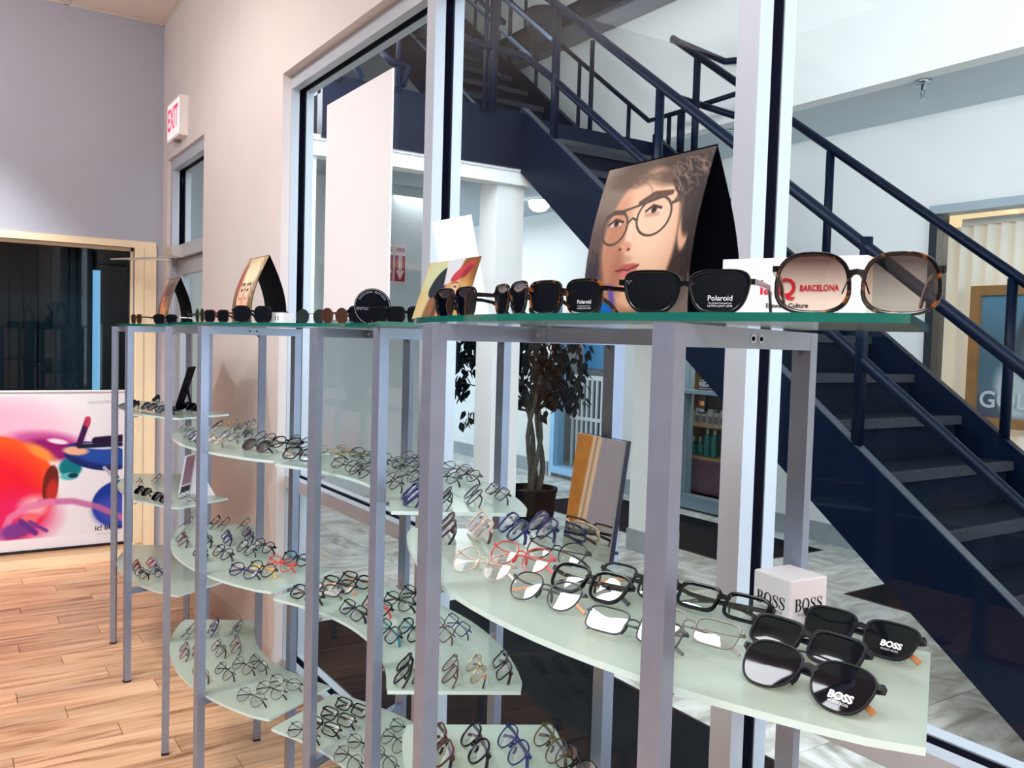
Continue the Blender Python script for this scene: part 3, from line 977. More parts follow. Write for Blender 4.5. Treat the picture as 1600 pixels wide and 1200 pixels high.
lm = [leaf_mesh(M_LEAF), leaf_mesh(M_LEAF2)]
cl_ = [(0.0, 0, 1.40, .27), (.20, 0, 1.28, .23), (.27, .05, 1.48, .20), (-.28, 0, 1.46, .26), (-.60, 0, 1.46, .17), (-.62, 0, 1.22, .13), (-.53, 0, .96, .08), (.04, 0, 1.10, .15), (.30, 0, 1.14, .13), (0, .05, 1.60, .27), (-.3, .1, 1.66, .25)]
clusters = [(a_ * .55 - d_ * .83, a_ * .83 + d_ * .55, z_, q_) for a_, d_, z_, q_ in cl_]
tw = MB()
for cx, cy, cz, cr in clusters:
    tw.tube([(fx, fy, 1.0), (fx + cx * .5, fy + cy * .5, (1.0 + cz) / 2 + .05), (fx + cx, fy + cy, cz)], [.012, .008, .004], 5)
tw.build('branch', M_BARK, ft, True)


def leaf_pos():
    w = [c[3] ** 2 for c in clusters]
    c = r.choices(clusters, w)[0]
    while True:
        p = Vector((r.uniform(-1, 1), r.uniform(-1, 1), r.uniform(-1, 1)))
        if p.length <= 1: break
    return Vector((c[0], c[1], c[2])) + p * c[3]


for i in range(290):
    p = leaf_pos(); p.y -= 0.05
    o = put('leaf', lm[i % 2], ft, p, (r.uniform(-2.2, -0.7), r.uniform(-.6, .6), r.uniform(0, 2 * PI)))
    s = r.uniform(.85, 1.25); o.scale = (s, s, s)
rest = MB()
base = [Vector(q) for q in [(0, 0, 0), (.022, .025, .004), (.016, .06, .002), (0, .088, -.006), (-.016, .06, .002), (-.022, .025, .004)]]
from mathutils import Euler
for i in range(900):
    p = leaf_pos() * 1.0 + Vector((fx, fy, 0))
    e = Euler((r.uniform(-2.2, -0.6), r.uniform(-.6, .6), r.uniform(0, 2 * PI))).to_matrix()
    rest.add([e @ q + p for q in base], [(0, 1, 2, 3), (0, 3, 4, 5)])
rl = rest.build('small_leaves', M_LEAF2, ft)
rl['kind'] = 'stuff'

# window_3: interior window with white upright blind slats and shelves behind
w3 = struct_empty('window_3', (-7.65, 6.05, 0), 'blue-lit framed shop window with white upright slats behind the tree')
M_BLUEALU = P('blue lit aluminium', rgb(150, 200, 236), 0.35, 0.2)  # blue light on the frame is put into its colour
MB().box((-8.2, 5.97, 0.05), (-8.12, 6.12, 2.2)).box((-7.18, 5.97, 0.05), (-7.1, 6.12, 2.2)).box((-8.12, 5.97, 0.05), (-7.18, 6.12, 0.13)).box((-8.12, 5.97, 2.1), (-7.18, 6.12, 2.2)).build('frame', M_BLUEALU, w3)
MB().box((-8.12, 6.04, 0.13), (-7.18, 6.046, 2.1)).build('pane', M_GLASS, w3)
M_SLAT = P('white blind slat', rgb(226, 230, 232), 0.6)
vb = thing('slat_screen', 'white upright slats standing behind the blue-lit framed shop window', 'blind', (-7.6, 6.2, 0.1))
for i in range(11):
    x = -8.08 + i * 0.088
    MB().box((x, 6.19, 0.12), (x + .03, 6.21, 1.15)).build('slat', M_SLAT, vb)
MB().box((-8.1, 6.185, 1.15), (-7.1, 6.215, 1.2)).box((-8.1, 6.185, .68), (-7.1, 6.19, .72)).build('cross_rail', M_SLAT, vb)
bl = thing('blue_panel', 'bright blue panel hanging in the shop window above the white slats', 'sign', (-7.6, 6.25, 1.3))
MB().box((-7.95, 6.24, 1.28), (-7.42, 6.26, 1.75)).build('board', P('blue board', rgb(0, 120, 176), 0.5), bl)
MB().box((-7.97, 6.235, 1.265), (-7.40, 6.245, 1.28)).build('rim', P('dark rim', rgb(20, 40, 60), 0.5), bl)
br = MB().box((-9.2, 6.15, 0), (-9.1, 8.0, 2.4)).box((-6.85, 6.15, 0), (-6.75, 8.0, 2.4)).box((-9.2, 7.9, 0), (-6.75, 8.0, 2.4)).box((-9.2, 6.15, 2.3), (-6.75, 8.0, 2.4)).box((-9.2, 6.15, -.1), (-6.75, 8.0, 0))
struct(br.build('wall_shop_a', P('back shop wall', rgb(110, 122, 130), 0.8, noise=0.1, nscale=2)))
for i in range(3):
    o = MB().box((-8.9, 7.2, .35 + .45 * i), (-7.0, 7.5, .38 + .45 * i)).build('wall_shelf', P('brown shelf board', rgb(120, 84, 62), 0.6, noise=0.1, nscale=6))
    tag(o, 'brown wall shelf behind the slatted window, ' + ('lowest', 'middle', 'highest')[i] + ' of three', 'shelf', 'shelves in the slatted window')
area('back_shop_light', (-8.0, 7.0, 2.25), (-8.0, 7.0, 0), 0.8, 0.5, 12, (1, .95, .9))

# door_2: glazed shop door with product shelves behind
d2 = struct_empty('door_2', (-5.6, 6.05, 0), 'aluminium framed glass shop door beneath the stair')
MB().box((-6.15, 5.96, 0.02), (-6.02, 6.10, 2.3)).box((-5.22, 5.96, 0.02), (-5.1, 6.10, 2.3)).box((-6.02, 5.96, 2.2), (-5.22, 6.1, 2.3)).box((-6.02, 5.96, 1.115), (-5.22, 6.08, 1.15)).box((-6.02, 5.96, 0.02), (-5.22, 6.08, 0.14)).build('frame', P('grey aluminium', rgb(128, 150, 162), 0.35, 0.3), d2)
MB().box((-6.02, 6.03, .14), (-5.22, 6.036, 1.115)).box((-6.02, 6.03, 1.15), (-5.22, 6.036, 2.2)).build('pane', M_GLASS, d2)
sg = thing('shop_sign', 'small black sign with white letters in the glass door under the stair', 'sign', (-5.75, 6.01, 1.17))
MB().box((-5.875, 6.01, 1.165), (-5.625, 6.022, 1.255)).build('board', P('sign black', rgb(16, 16, 24), 0.4), sg)
MB().box((-5.868, 6.008, 1.170), (-5.632, 6.01, 1.174)).box((-5.868, 6.008, 1.246), (-5.632, 6.01, 1.25)).build('border', M_WHITETXT, sg)
lettering('REDKEN', 0.062, (0.0, -0.004, 0.04), (1, 0, 0), (0, 0, 1), M_WHITETXT, sg, bold=0.001)
cs = thing('card_decal', 'payment card decal on the glass door under the stair', 'sticker', (-5.83, 6.02, .94))
MB().box((-5.885, 6.02, .93), (-5.79, 6.028, 1.095)).build('sheet', P('decal black', rgb(20, 20, 28), 0.5), cs)
MB().tube([(-5.848, 6.019, 1.03), (-5.848, 6.016, 1.03)], .024, 14).build('red_disc', P('red disc', rgb(220, 40, 40), 0.5), cs)
MB().tube([(-5.825, 6.018, 1.03), (-5.825, 6.015, 1.03)], .024, 14).build('yellow_disc', P('yellow disc', rgb(240, 170, 40), 0.5), cs)
lettering('VISA', 0.04, (-0.008, -0.004, 0.022), (1, 0, 0), (0, 0, 1), M_WHITETXT, cs)
sh = thing('product_shelf', 'wooden product shelf behind the glass door under the stair', 'shelf', (-5.8, 6.4, 0))
M_PINE = P('pine shelf', rgb(206, 164, 112), 0.6, noise=0.1, nscale=8)
for x in (-6.42, -5.80, -5.2): MB().box((x, 6.3, 0), (x + .03, 6.6, 2.1)).build('upright', M_PINE, sh)
for z in (.47, .79, 1.12, 1.5, 1.8): MB().box((-6.39, 6.3, z - .02), (-5.2, 6.6, z)).build('board', M_PINE, sh)
MB().box((-6.39, 6.28, .12), (-5.2, 6.30, .45)).build('front_panel', P('mauve panel', rgb(120, 84, 104), 0.6), sh)
MB().box((-6.42, 6.6, 0), (-5.17, 6.62, 2.1)).build('back_board', P('grey back board', rgb(120, 120, 126), 0.7), sh)
for i in range(6):
    x = -6.30 + i * .082
    o = thing('product_box', 'small pale product box on the shelf above the teal bottles, ' + ORD[i] + ' from the left', 'box', (x + .035, 6.36, .79), 0, 'boxes on the product shelf')
    MB().box((x, 6.33, .79), (x + .068, 6.39, .92 + .03 * (i % 2))).build('carton', P('pale carton', rgb(206, 204, 206), 0.6), o)
    MB().box((x + .008, 6.328, .81), (x + .060, 6.33, .88)).build('label_patch', P('grey label', rgb(130, 126, 134), 0.6), o)
for i in range(4):
    x = -6.28 + i * .095; hh = (.17, .17, .26, .26)[i]
    o = thing('bottle', ('short', 'short', 'tall', 'tall')[i] + ' teal bottle on the shelf behind the glass door, ' + ORD[i] + ' from the left', 'bottle', (x, 6.38, .47), 0, 'bottles on the product shelf')
    MB().lathe([(.032, 0), (.036, .02), (.036, hh - .06), (.014, hh - .03)], (x, 6.38, .47), 14).build('body', P('teal bottle', rgb(24, 140, 130), 0.25), o, 'auto')
    MB().lathe([(.015, hh - .03), (.015, hh + .02)], (x, 6.38, .47), 12).build('cap', P('pale cap', rgb(190, 220, 214), 0.4), o)
b2_ = MB().box((-6.68, 6.15, 0), (-6.58, 8.0, 2.5)).box((-4.75, 6.15, 0), (-4.65, 8.0, 2.5)).box((-6.68, 7.9, 0), (-4.65, 8, 2.5)).box((-6.68, 6.15, 2.5), (-4.65, 8, 2.6)).box((-6.68, 6.15, -.1), (-4.65, 8, 0))
struct(b2_.build('wall_shop_b', P('product shop wall', rgb(196, 170, 150), 0.8)))
area('product_shop_light', (-5.6, 6.35, 2.45), (-5.6, 6.5, 0), 0.8, 0.3, 26, (1, .95, .9))

# window_4: storefront with upright beige blinds and a framed poster
w4 = struct_empty('window_4', (-1.4, 6.05, 0), 'right hand storefront with upright beige blinds')
M_SF = P('dark storefront frame', rgb(20, 32, 44), 0.4)
MB().box((-3.62, 5.97, 0.35), (-3.56, 6.12, 2.62)).box((0.74, 5.97, .35), (.8, 6.12, 2.62)).build('frame', M_SF, w4)
MB().box((-3.62, 5.96, 2.56), (0.8, 6.12, 2.62)).box((-3.56, 5.97, .35), (.74, 6.12, .42)).build('frame', P('grey storefront head', rgb(160, 174, 184), 0.4), w4)
MB().box((-3.56, 6.045, .42), (.74, 6.05, 2.56)).build('pane', M_GLASS, w4)
vbl = thing('vertical_blind', 'pale beige upright blinds glowing in the storefront at the far right', 'blind', (-1.5, 6.3, .45))
M_BL = P('beige blind cloth', rgb(226, 218, 206), 0.8)
M_BL.node_tree.nodes['Principled BSDF'].inputs['Transmission Weight'].default_value = 0.0
bs_ = MB().post(0, 0, 0.02, 2.05, .089, 0, .002).mesh('louvre', M_BL)
for i in range(40):
    put('louvre', bs_, vbl, (-3.62 + .098 * i + 1.5, 0, 0), (0, 0, math.radians(32)))
MB().box((-3.55, 6.27, 2.5), (.7, 6.33, 2.55)).build('head_rail', P('blind rail', rgb(210, 206, 200), .5), vbl)
b3_ = MB().box((-4.5, 6.15, 0), (-4.4, 8.4, 2.7)).box((.85, 6.15, 0), (.95, 8.4, 2.7)).box((-4.5, 8.3, 0), (.95, 8.4, 2.7)).box((-4.5, 6.15, 2.65), (.95, 8.4, 2.75)).box((-4.5, 6.15, -.1), (.95, 8.4, .35))
struct(b3_.build('wall_shop_c', P('bright shop wall', rgb(240, 232, 216), 0.8)))
area('blind_shop_light', (-2.4, 7.4, 2.6), (-2.4, 7.4, 0), 2.0, 1.2, 40, (1, .92, .80))
cvs = Canvas(150, 150, (84, 108, 124))
cvs.vgrad(0.6, 1.1, (96, 150, 178), 0.8)
cvs.vgrad(0.25, -0.1, (60, 70, 84), 0.9)
cvs.ell(.42, .58, .20, .36, (70, 76, 86), .15)
cvs.ell(.34, .45, .08, .26, (92, 98, 106), .4)
cvs.ell(.47, .60, .105, .19, (196, 200, 204), .2)
cvs.ell(.52, .60, .06, .17, (150, 156, 164), .5, op=.6)
cvs.ell(.44, .82, .17, .12, (66, 72, 82), .3)
cvs.ell(.43, .64, .026, .013, (40, 44, 54), .4); cvs.ell(.51, .64, .024, .013, (40, 44, 54), .4)
cvs.line([(.475, .63), (.48, .575), (.468, .565)], .008, (130, 134, 142))
cvs.ell(.472, .515, .032, .013, (110, 90, 100), .4)
cvs.ell(.46, .18, .24, .22, (150, 156, 166), .3); cvs.ell(.22, .2, .10, .22, (186, 192, 198), .5, rot=.2); cvs.ell(.50, .36, .06, .10, (176, 182, 188), .3)
M_GW = cvs.material('grey portrait print', .3)
gp = thing('framed_poster', 'wood framed grey portrait poster of a woman in the storefront at right', 'poster', (-2.4, 6.2, 1.12))
x0, x1, z0, z1 = -3.34, -2.24, 1.12, 1.98
sheet('print', [[(x0 + (x1 - x0) * i / 2, 6.21, z0 + (z1 - z0) * j / 2) for i in range(3)] for j in range(3)], [M_GW, M_WHITECARD], gp, .003)
MB().box((x0 - .07, 6.18, z0 - .07), (x0, 6.22, z1 + .07)).box((x1, 6.18, z0 - .07), (x1 + .07, 6.22, z1 + .07)).box((x0, 6.18, z1), (x1, 6.22, z1 + .07)).box((x0, 6.18, z0 - .07), (x1, 6.22, z0)).build('frame', P('golden oak frame', rgb(150, 106, 58), .5, noise=.15, nscale=14), gp)
lettering('GOLDWELL', .165, (x0 + .02 + 2.4, -0.003, 0.12), (1, 0, 0), (0, 0, 1), P('silver print', rgb(196, 204, 210), .4), gp, bold=.003, align='LEFT')

# sprinkler heads on the soffit, globe lamp and fire extinguisher signs
M_CHROME = P('chrome', rgb(170, 180, 190), .15, .9)
for i, (px, py, w) in enumerate(((1443, 126, 'to the right of the thick window mullion'), (1140, 204, 'above the black peak of the portrait card'))):
    q = on_z(px, py, 3.29)
    s_ = thing('sprinkler', 'chrome fire sprinkler head on the white soffit ' + w, 'sprinkler', (q.x, q.y, 3.17), 0, 'sprinklers on the soffit')
    MB().lathe([(.05, .12), (.048, .105), (.02, .10), (.018, .06), (.012, .055)], (q.x, q.y, 3.17), 16).build('escutcheon', M_CHROME, s_, True)
    MB().bar((q.x - .014, q.y, 3.225), (q.x - .006, q.y, 3.175), .005, .008, (0, 1, 0)).bar((q.x + .014, q.y, 3.225), (q.x + .006, q.y, 3.175), .005, .008, (0, 1, 0)).build('yoke', M_CHROME, s_)
    MB().lathe([(.004, -.004), (.022, -.002), (.022, .004), (.004, .006)], (q.x, q.y, 3.17), 14).build('deflector', M_CHROME, s_)
gl_ = on_z(842, 330, 2.98)
gb = thing('globe_lamp', 'glowing round ceiling lamp in the low passage beyond the columns', 'lamp', (gl_.x, gl_.y, 3.1))
MB().lathe([(.01, -.13), (.07, -.115), (.11, -.07), (.115, -.03), (.10, 0)], (gl_.x, gl_.y, 3.1), 18).build('globe', P('lit opal glass', rgb(255, 255, 255), .4, emit=(1, 1, 1, 1), estr=3.0), gb, True)
MB().lathe([(.12, -.01), (.12, 0)], (gl_.x, gl_.y, 3.1), 18).build('canopy', M_WHITE, gb)
f0 = on_x(625, 412, -7.99)
for i in range(2):
    yy = f0.y - .16 * i * 0.85
    fs_ = thing('extinguisher_sign', ('red and white arrow sign for the fire extinguisher on the grey wall', 'arrow sign partly hidden behind the white panel, left of its twin')[i], 'sign', (-7.995, yy, f0.z), 0, 'fire arrow signs')
    MB().box((-8.0, yy - .065, f0.z - .19), (-7.99, yy + .065, f0.z + .19)).build('plate', P('sign white', rgb(236, 226, 226), .5), fs_)
    MB().box((-7.992, yy - .058, f0.z - .18), (-7.988, yy + .058, f0.z + .08)).build('red_field', P('sign red', rgb(176, 34, 56), .5), fs_)
    b = MB(); b.add([(-7.986, yy - .045, f0.z - .07), (-7.986, yy, f0.z - .165), (-7.986, yy + .045, f0.z - .07), (-7.986, yy + .02, f0.z - .07), (-7.986, yy + .02, f0.z + .08), (-7.986, yy - .02, f0.z + .08), (-7.986, yy - .02, f0.z - .07)], [(0, 1, 2), (6, 0, 3), (0, 2, 3), (6, 3, 4, 5)])
    b.build('arrow', P('sign white', rgb(236, 226, 226), .5), fs_)
    lettering('FIRE', .055, (0.010, 0, .135), (0, 1, 0), (0, 0, 1), P('sign red', rgb(176, 34, 56), .5), fs_, bold=.001)
    lettering('EXTINGUISHER', .026, (0.0105, 0, -.01), (0, 0, -1), (0, 1, 0), P('sign red', rgb(176, 34, 56), .5), fs_)

# ------------------------------------------------------------------ the four curved glass display stands
# name, centre x, centre y, +1 bulges towards the shop / -1 hollow, posts (front, back) x 2, half angle of the top glass
ZL = (1.19, 0.805, 0.425)      # upper faces of the lower shelves
ZT = 1.578                     # underside of the top glass
TT = 0.009
UNITS = {
    'far': dict(c=(-4.36, 1.75), s=1, posts=[((-4.615, .715), (-4.47, 1.03)), ((-4.07, .687), (-4.17, 1.05))], top=(.70, 1.055, 29)),
    'third': dict(c=(-2.98, 1.705), s=1, posts=[((-3.289, .688), (-3.235, 1.01)), ((-2.735, .672), (-2.807, .99))], top=(.71, 1.055, 29.5)),
    'second': dict(c=(-2.02, .135), s=-1, posts=[((-2.171, .82), (-2.395, 1.2)), ((-1.774, .82), (-1.856, 1.2))], top=(.715, 1.07, 29.5)),
    'near': dict(c=(-.955, 1.655), s=1, posts=[((-1.115, .600), (-1.15, .97)), ((-.655, .625), (-.778, .998))], top=(.70, 1.05, 28.3)),
}
STAND_LABEL = {
    'far': 'steel and glass eyewear stand at the far end, beside the poster and corner door',
    'third': 'third steel and glass eyewear stand from the front, bulging towards the shop',
    'second': 'second steel and glass eyewear stand from the front, hollow side towards the shop',
    'near': 'nearest steel and glass eyewear stand, carrying the mirror and the white cube',
}


def upos(u, th, r):
    c = UNITS[u]['c']; s = UNITS[u]['s']
    return (c[0] + r * math.sin(th), c[1] - s * r * math.cos(th))


def glass_plate(u, r0, r1, ha, z0, z1, edge, parent, name):
    n = 22; ha = math.radians(ha); pts = []
    rc = .012
    for i in range(n + 1):
        t = -ha + 2 * ha * i / n
        pts.append(upos(u, t, r1 - (rc if i in (0, n) else 0)))
    for i in range(n + 1):
        t = ha - 2 * ha * i / n
        pts.append(upos(u, t, r0 + (rc * .5 if i in (0, n) else 0)))
    if UNITS[u]['s'] < 0: pts = pts[::-1]
    b = MB()
    # split into quads so the curved plate triangulates cleanly
    m = n + 1
    out = [upos(u, -ha + 2 * ha * i / n, r1 - (rc * .6 if i in (0, n) else 0)) for i in range(m)]
    inn = [upos(u, -ha + 2 * ha * i / n, r0 + (rc * .4 if i in (0, n) else 0)) for i in range(m)]
    vs = [(p[0], p[1], z) for z in (z0, z1) for ring in (out, inn) for p in ring]
    O0, I0, O1, I1 = 0, m, 2 * m, 3 * m
    fs = []; mi = []
    for i in range(n):
        fs += [(O0 + i, I0 + i, I0 + i + 1, O0 + i + 1), (O1 + i, O1 + i + 1, I1 + i + 1, I1 + i)]; mi += [0, 0]
        fs += [(O0 + i, O0 + i + 1, O1 + i + 1, O1 + i), (I0 + i + 1, I0 + i, I1 + i, I1 + i + 1)]; mi += [1, 1]
    fs += [(I0, O0, O1, I1), (O0 + n, I0 + n, I1 + n, O1 + n)]; mi += [1, 1]
    if UNITS[u]['s'] < 0: fs = [f[::-1] for f in fs]
    o = len(b.v); b.v += vs; b.f += fs; b.mi += mi
    return b.build(name, [M_SHELF, edge], parent)


for u, d in UNITS.items():
    cx = sum(p[0][0] + p[1][0] for p in d['posts']) / 4; cy = sum(p[0][1] + p[1][1] for p in d['posts']) / 4
    root = thing('display_stand', STAND_LABEL[u], 'display stand', (cx, cy, 0), 0, 'curved eyewear display stands')
    mids = []
    for (f, bk) in d['posts']:
        ang = math.atan2(bk[1] - f[1], bk[0] - f[0]) - PI / 2
        dv = (Vector((bk[0], bk[1], 0)) - Vector((f[0], f[1], 0))).normalized()
        for p in (f, bk):
            po = MB().post(p[0], p[1], 0.006, 1.575, .0255, ang).build('post', M_STEEL, root)
            MB().post(p[0], p[1], 0.0, .008, .027, ang).build('foot_cap', P('black foot cap', rgb(16, 16, 20), .6), root)
        a = Vector((f[0], f[1], 1.563)) + dv * .0127; b_ = Vector((bk[0], bk[1], 1.563)) - dv * .0127
        MB().bar(a, b_, .025, .024).build('top_rail', M_STEEL, root)
        # small welded fillets in the corners
        fl = MB()
        for q, sg_ in ((a, 1), (b_, -1)):
            e = q + dv * sg_ * .010
            fl.add([q + Vector((0, 0, -.012)), e + Vector((0, 0, -.012)), q + Vector((0, 0, -.022))], [(0, 1, 2), (2, 1, 0)])
        fl.build('weld', M_STEEL, root)
        zl = ZL[2] - .02
        MB().bar(Vector((f[0], f[1], zl)) + dv * .0127, Vector((bk[0], bk[1], zl)) - dv * .0127, .02, .024).build('lower_rail', M_STEEL, root)
        mids.append((a + b_) / 2)
        for z in ZL:
            for p, sg_ in ((f, 1), (bk, -1)):
                q = Vector((p[0], p[1], z - .0115)) + dv * sg_ * .010
                MB().tube([q, q + dv * sg_ * .03], .0035, 8).build('shelf_pin', M_BOLT, root)
    side = (mids[1] - mids[0]).normalized()
    cb_ = MB().bar(mids[0] + side * .0126, mids[1] - side * .0126, .008, .022).build('cross_bar', M_STEEL, root)
    MB().bar(mids[0] + side * .0126, mids[0] + side * .040, .014, .023).build('bracket', M_STEEL, root)
    fdir = Vector((side.y, -side.x, 0))
    bt = MB()
    q = mids[0] + side * .026 + fdir * .007
    bt.tube([q, q + fdir * .003], .005, 10); bt.build('bolt', M_BOLT, root)
    dv = (Vector(d['posts'][1][1]) - Vector(d['posts'][1][0])).normalized()
    for k in (-1, 1):
        q = mids[1] + side * .0124 + Vector((dv.x, dv.y, 0)) * .012 * k
        bb_ = MB().tube([q, q + side * .0025], .0055, 12).build('bolt', M_BOLT, root)
        q2 = q + side * .0025
        MB().tube([q2, q2 + side * .0006], .0028, 8).build('bolt_socket', M_GASKET, root)
    for i, z in enumerate(ZL):
        glass_plate(u, .752, 1.048, 30, z - .008, z, M_SHELF_EDGE, root, 'shelf')
    glass_plate(u, d['top'][0], d['top'][1], d['top'][2], ZT, ZT + TT, M_TOP_EDGE, root, 'top_glass')

# ------------------------------------------------------------------ eyewear
SHAPES = {  # half width, half height, exponent, widening with height, top flattening
    'round': (.0235, .0225, 2.0, 0.0), 'oval': (.0255, .0185, 2.2, 0.0), 'panto': (.0245, .0215, 2.3, .10),
    'rect': (.0270, .0160, 4.2, .05), 'square': (.0262, .0198, 3.6, .08), 'way': (.0265, .0205, 3.2, .16),
    'avi': (.0285, .0235, 2.5, .16), 'cat': (.0275, .0205, 2.8, .20), 'butterfly': (.0325, .0275, 2.7, -.06), 'hex': (.0245, .0225, 3.0, .02),
}
SHAPE_WORD = {'round': 'round', 'oval': 'oval', 'panto': 'panto-shaped', 'rect': 'rectangular', 'square': 'square', 'way': 'square-topped', 'avi': 'aviator', 'cat': 'upswept', 'butterfly': 'oversized', 'hex': 'angular round'}
def tortoise():
    m = P('tortoiseshell', rgb(16, 8, 8), .16, spec=.4)
    nt = m.node_tree
    tc = nt.nodes.new('ShaderNodeTexCoord'); n = nt.nodes.new('ShaderNodeTexNoise'); r = nt.nodes.new('ShaderNodeValToRGB')
    n.inputs['Scale'].default_value = 90; n.inputs['Detail'].default_value = 2
    r.color_ramp.elements[0].position = .58; r.color_ramp.elements[0].color = rgb(14, 7, 8)
    r.color_ramp.elements[1].position = .70; r.color_ramp.elements[1].color = rgb(150, 84, 34)
    nt.links.new(tc.outputs['Object'], n.inputs['Vector']); nt.links.new(n.outputs['Fac'], r.inputs['Fac'])
    nt.links.new(r.outputs['Color'], nt.nodes['Principled BSDF'].inputs['Base Color'])
    return m


FM = {
    'black': P('black acetate', rgb(5, 6, 16), .16, spec=.4), 'matte': P('matte black frame', rgb(20, 23, 30), .45, spec=.3), 'char': P('charcoal frame', rgb(58, 64, 68), .4, noise=.1),
    'navy': P('navy acetate', rgb(26, 36, 96), .25), 'teal': P('teal acetate', rgb(20, 132, 150), .25), 'red': P('red frame', rgb(224, 66, 60), .3),
    'tort': tortoise(), 'gold': P('gold metal', rgb(196, 160, 110), .25, .8), 'silver': P('gunmetal wire', rgb(88, 92, 96), .3, .7),
    'beige': P('beige frame', rgb(214, 190, 172), .35), 'brown': P('brown acetate', rgb(84, 48, 40), .25), 'purple': P('dark purple acetate', rgb(44, 36, 84), .25),
    'grey': P('translucent grey frame', rgb(140, 136, 130), .3), 'olive': P('olive tortoise', rgb(86, 74, 40), .25, noise=.6, nscale=50), 'white': P('white frame', rgb(232, 230, 228), .3),
    'orange': P('orange wood temple', rgb(224, 148, 92), .45, noise=.15, nscale=40), 'yellow': P('yellow frame', rgb(230, 196, 84), .3), 'blue': P('bright blue frame', rgb(30, 84, 170), .3), 'wire': P('dark wire', rgb(40, 42, 48), .35, .5),
}
FW = {'black': 'black', 'matte': 'matte black', 'char': 'charcoal', 'navy': 'navy', 'teal': 'black and teal', 'red': 'red', 'tort': 'tortoiseshell', 'gold': 'gold metal', 'silver': 'thin gunmetal', 'beige': 'beige', 'brown': 'brown', 'purple': 'dark purple', 'grey': 'translucent grey', 'olive': 'olive tortoiseshell', 'white': 'white', 'wire': 'thin black wire', 'yellow': 'black and yellow', 'blue': 'bright blue'}
L_CLEAR = clear_glass('clear lens', (.95, .965, .955, 1), 1.5, boost=2.2)
L_DARK = P('dark sunglass lens', rgb(6, 7, 18), .05, spec=.45)
L_BROWN = P('brown sunglass lens', rgb(70, 44, 34), .04, spec=.7)
L_GREEN = P('green grey sunglass lens', rgb(34, 46, 44), .04, spec=.7)


def gradient_lens():
    m = bpy.data.materials.new('brown gradient lens')
    m.use_nodes = True
    nt = m.node_tree; nt.nodes.clear(); N = nt.nodes.new; L = nt.links.new
    out = N('ShaderNodeOutputMaterial'); tc = N('ShaderNodeTexCoord'); sp = N('ShaderNodeSeparateXYZ')
    r = N('ShaderNodeValToRGB'); e = r.color_ramp.elements
    e[0].position = .15; e[0].color = (.86, .68, .56, 1); e[1].position = .9; e[1].color = (.11, .055, .045, 1)
    tr = N('ShaderNodeBsdfTransparent'); gl = N('ShaderNodeBsdfGlossy'); gl.inputs['Roughness'].default_value = 0.02
    fr = two_sided_fresnel(nt, 1.45); mix = N('ShaderNodeMixShader')
    L(tc.outputs['Generated'], sp.inputs[0]); L(sp.outputs[2], r.inputs['Fac']); L(r.outputs['Color'], tr.inputs[0])
    L(fr.outputs[0], mix.inputs[0]); L(tr.outputs[0], mix.inputs[1]); L(gl.outputs[0], mix.inputs[2]); L(mix.outputs[0], out.inputs[0])
    return m


L_GRAD = gradient_lens()
LENS = {'clear': L_CLEAR, 'dark': L_DARK, 'brown': L_BROWN, 'green': L_GREEN, 'grad': L_GRAD}


def outline(shape, n, grow=0.0):
    a, b, e, k = SHAPES[shape]
    out = []
    for i in range(n):
        t = 2 * PI * i / n
        c, s = math.cos(t), math.sin(t)
        x = math.copysign(abs(c) ** (2 / e), c); z = math.copysign(abs(s) ** (2 / e), s)
        xx = x * (1 + k * z)
        if shape == 'avi' and z < 0: xx += .10 * (z * z) * (1 if True else 0)
        if shape == 'cat' and z > 0 and x > 0: z += .16 * x * x * z
        if shape == 'hex': z *= 1.0
        out.append((xx * (a + grow), z * (b + grow)))
    return out


GC = {}
TILT = math.radians(46)


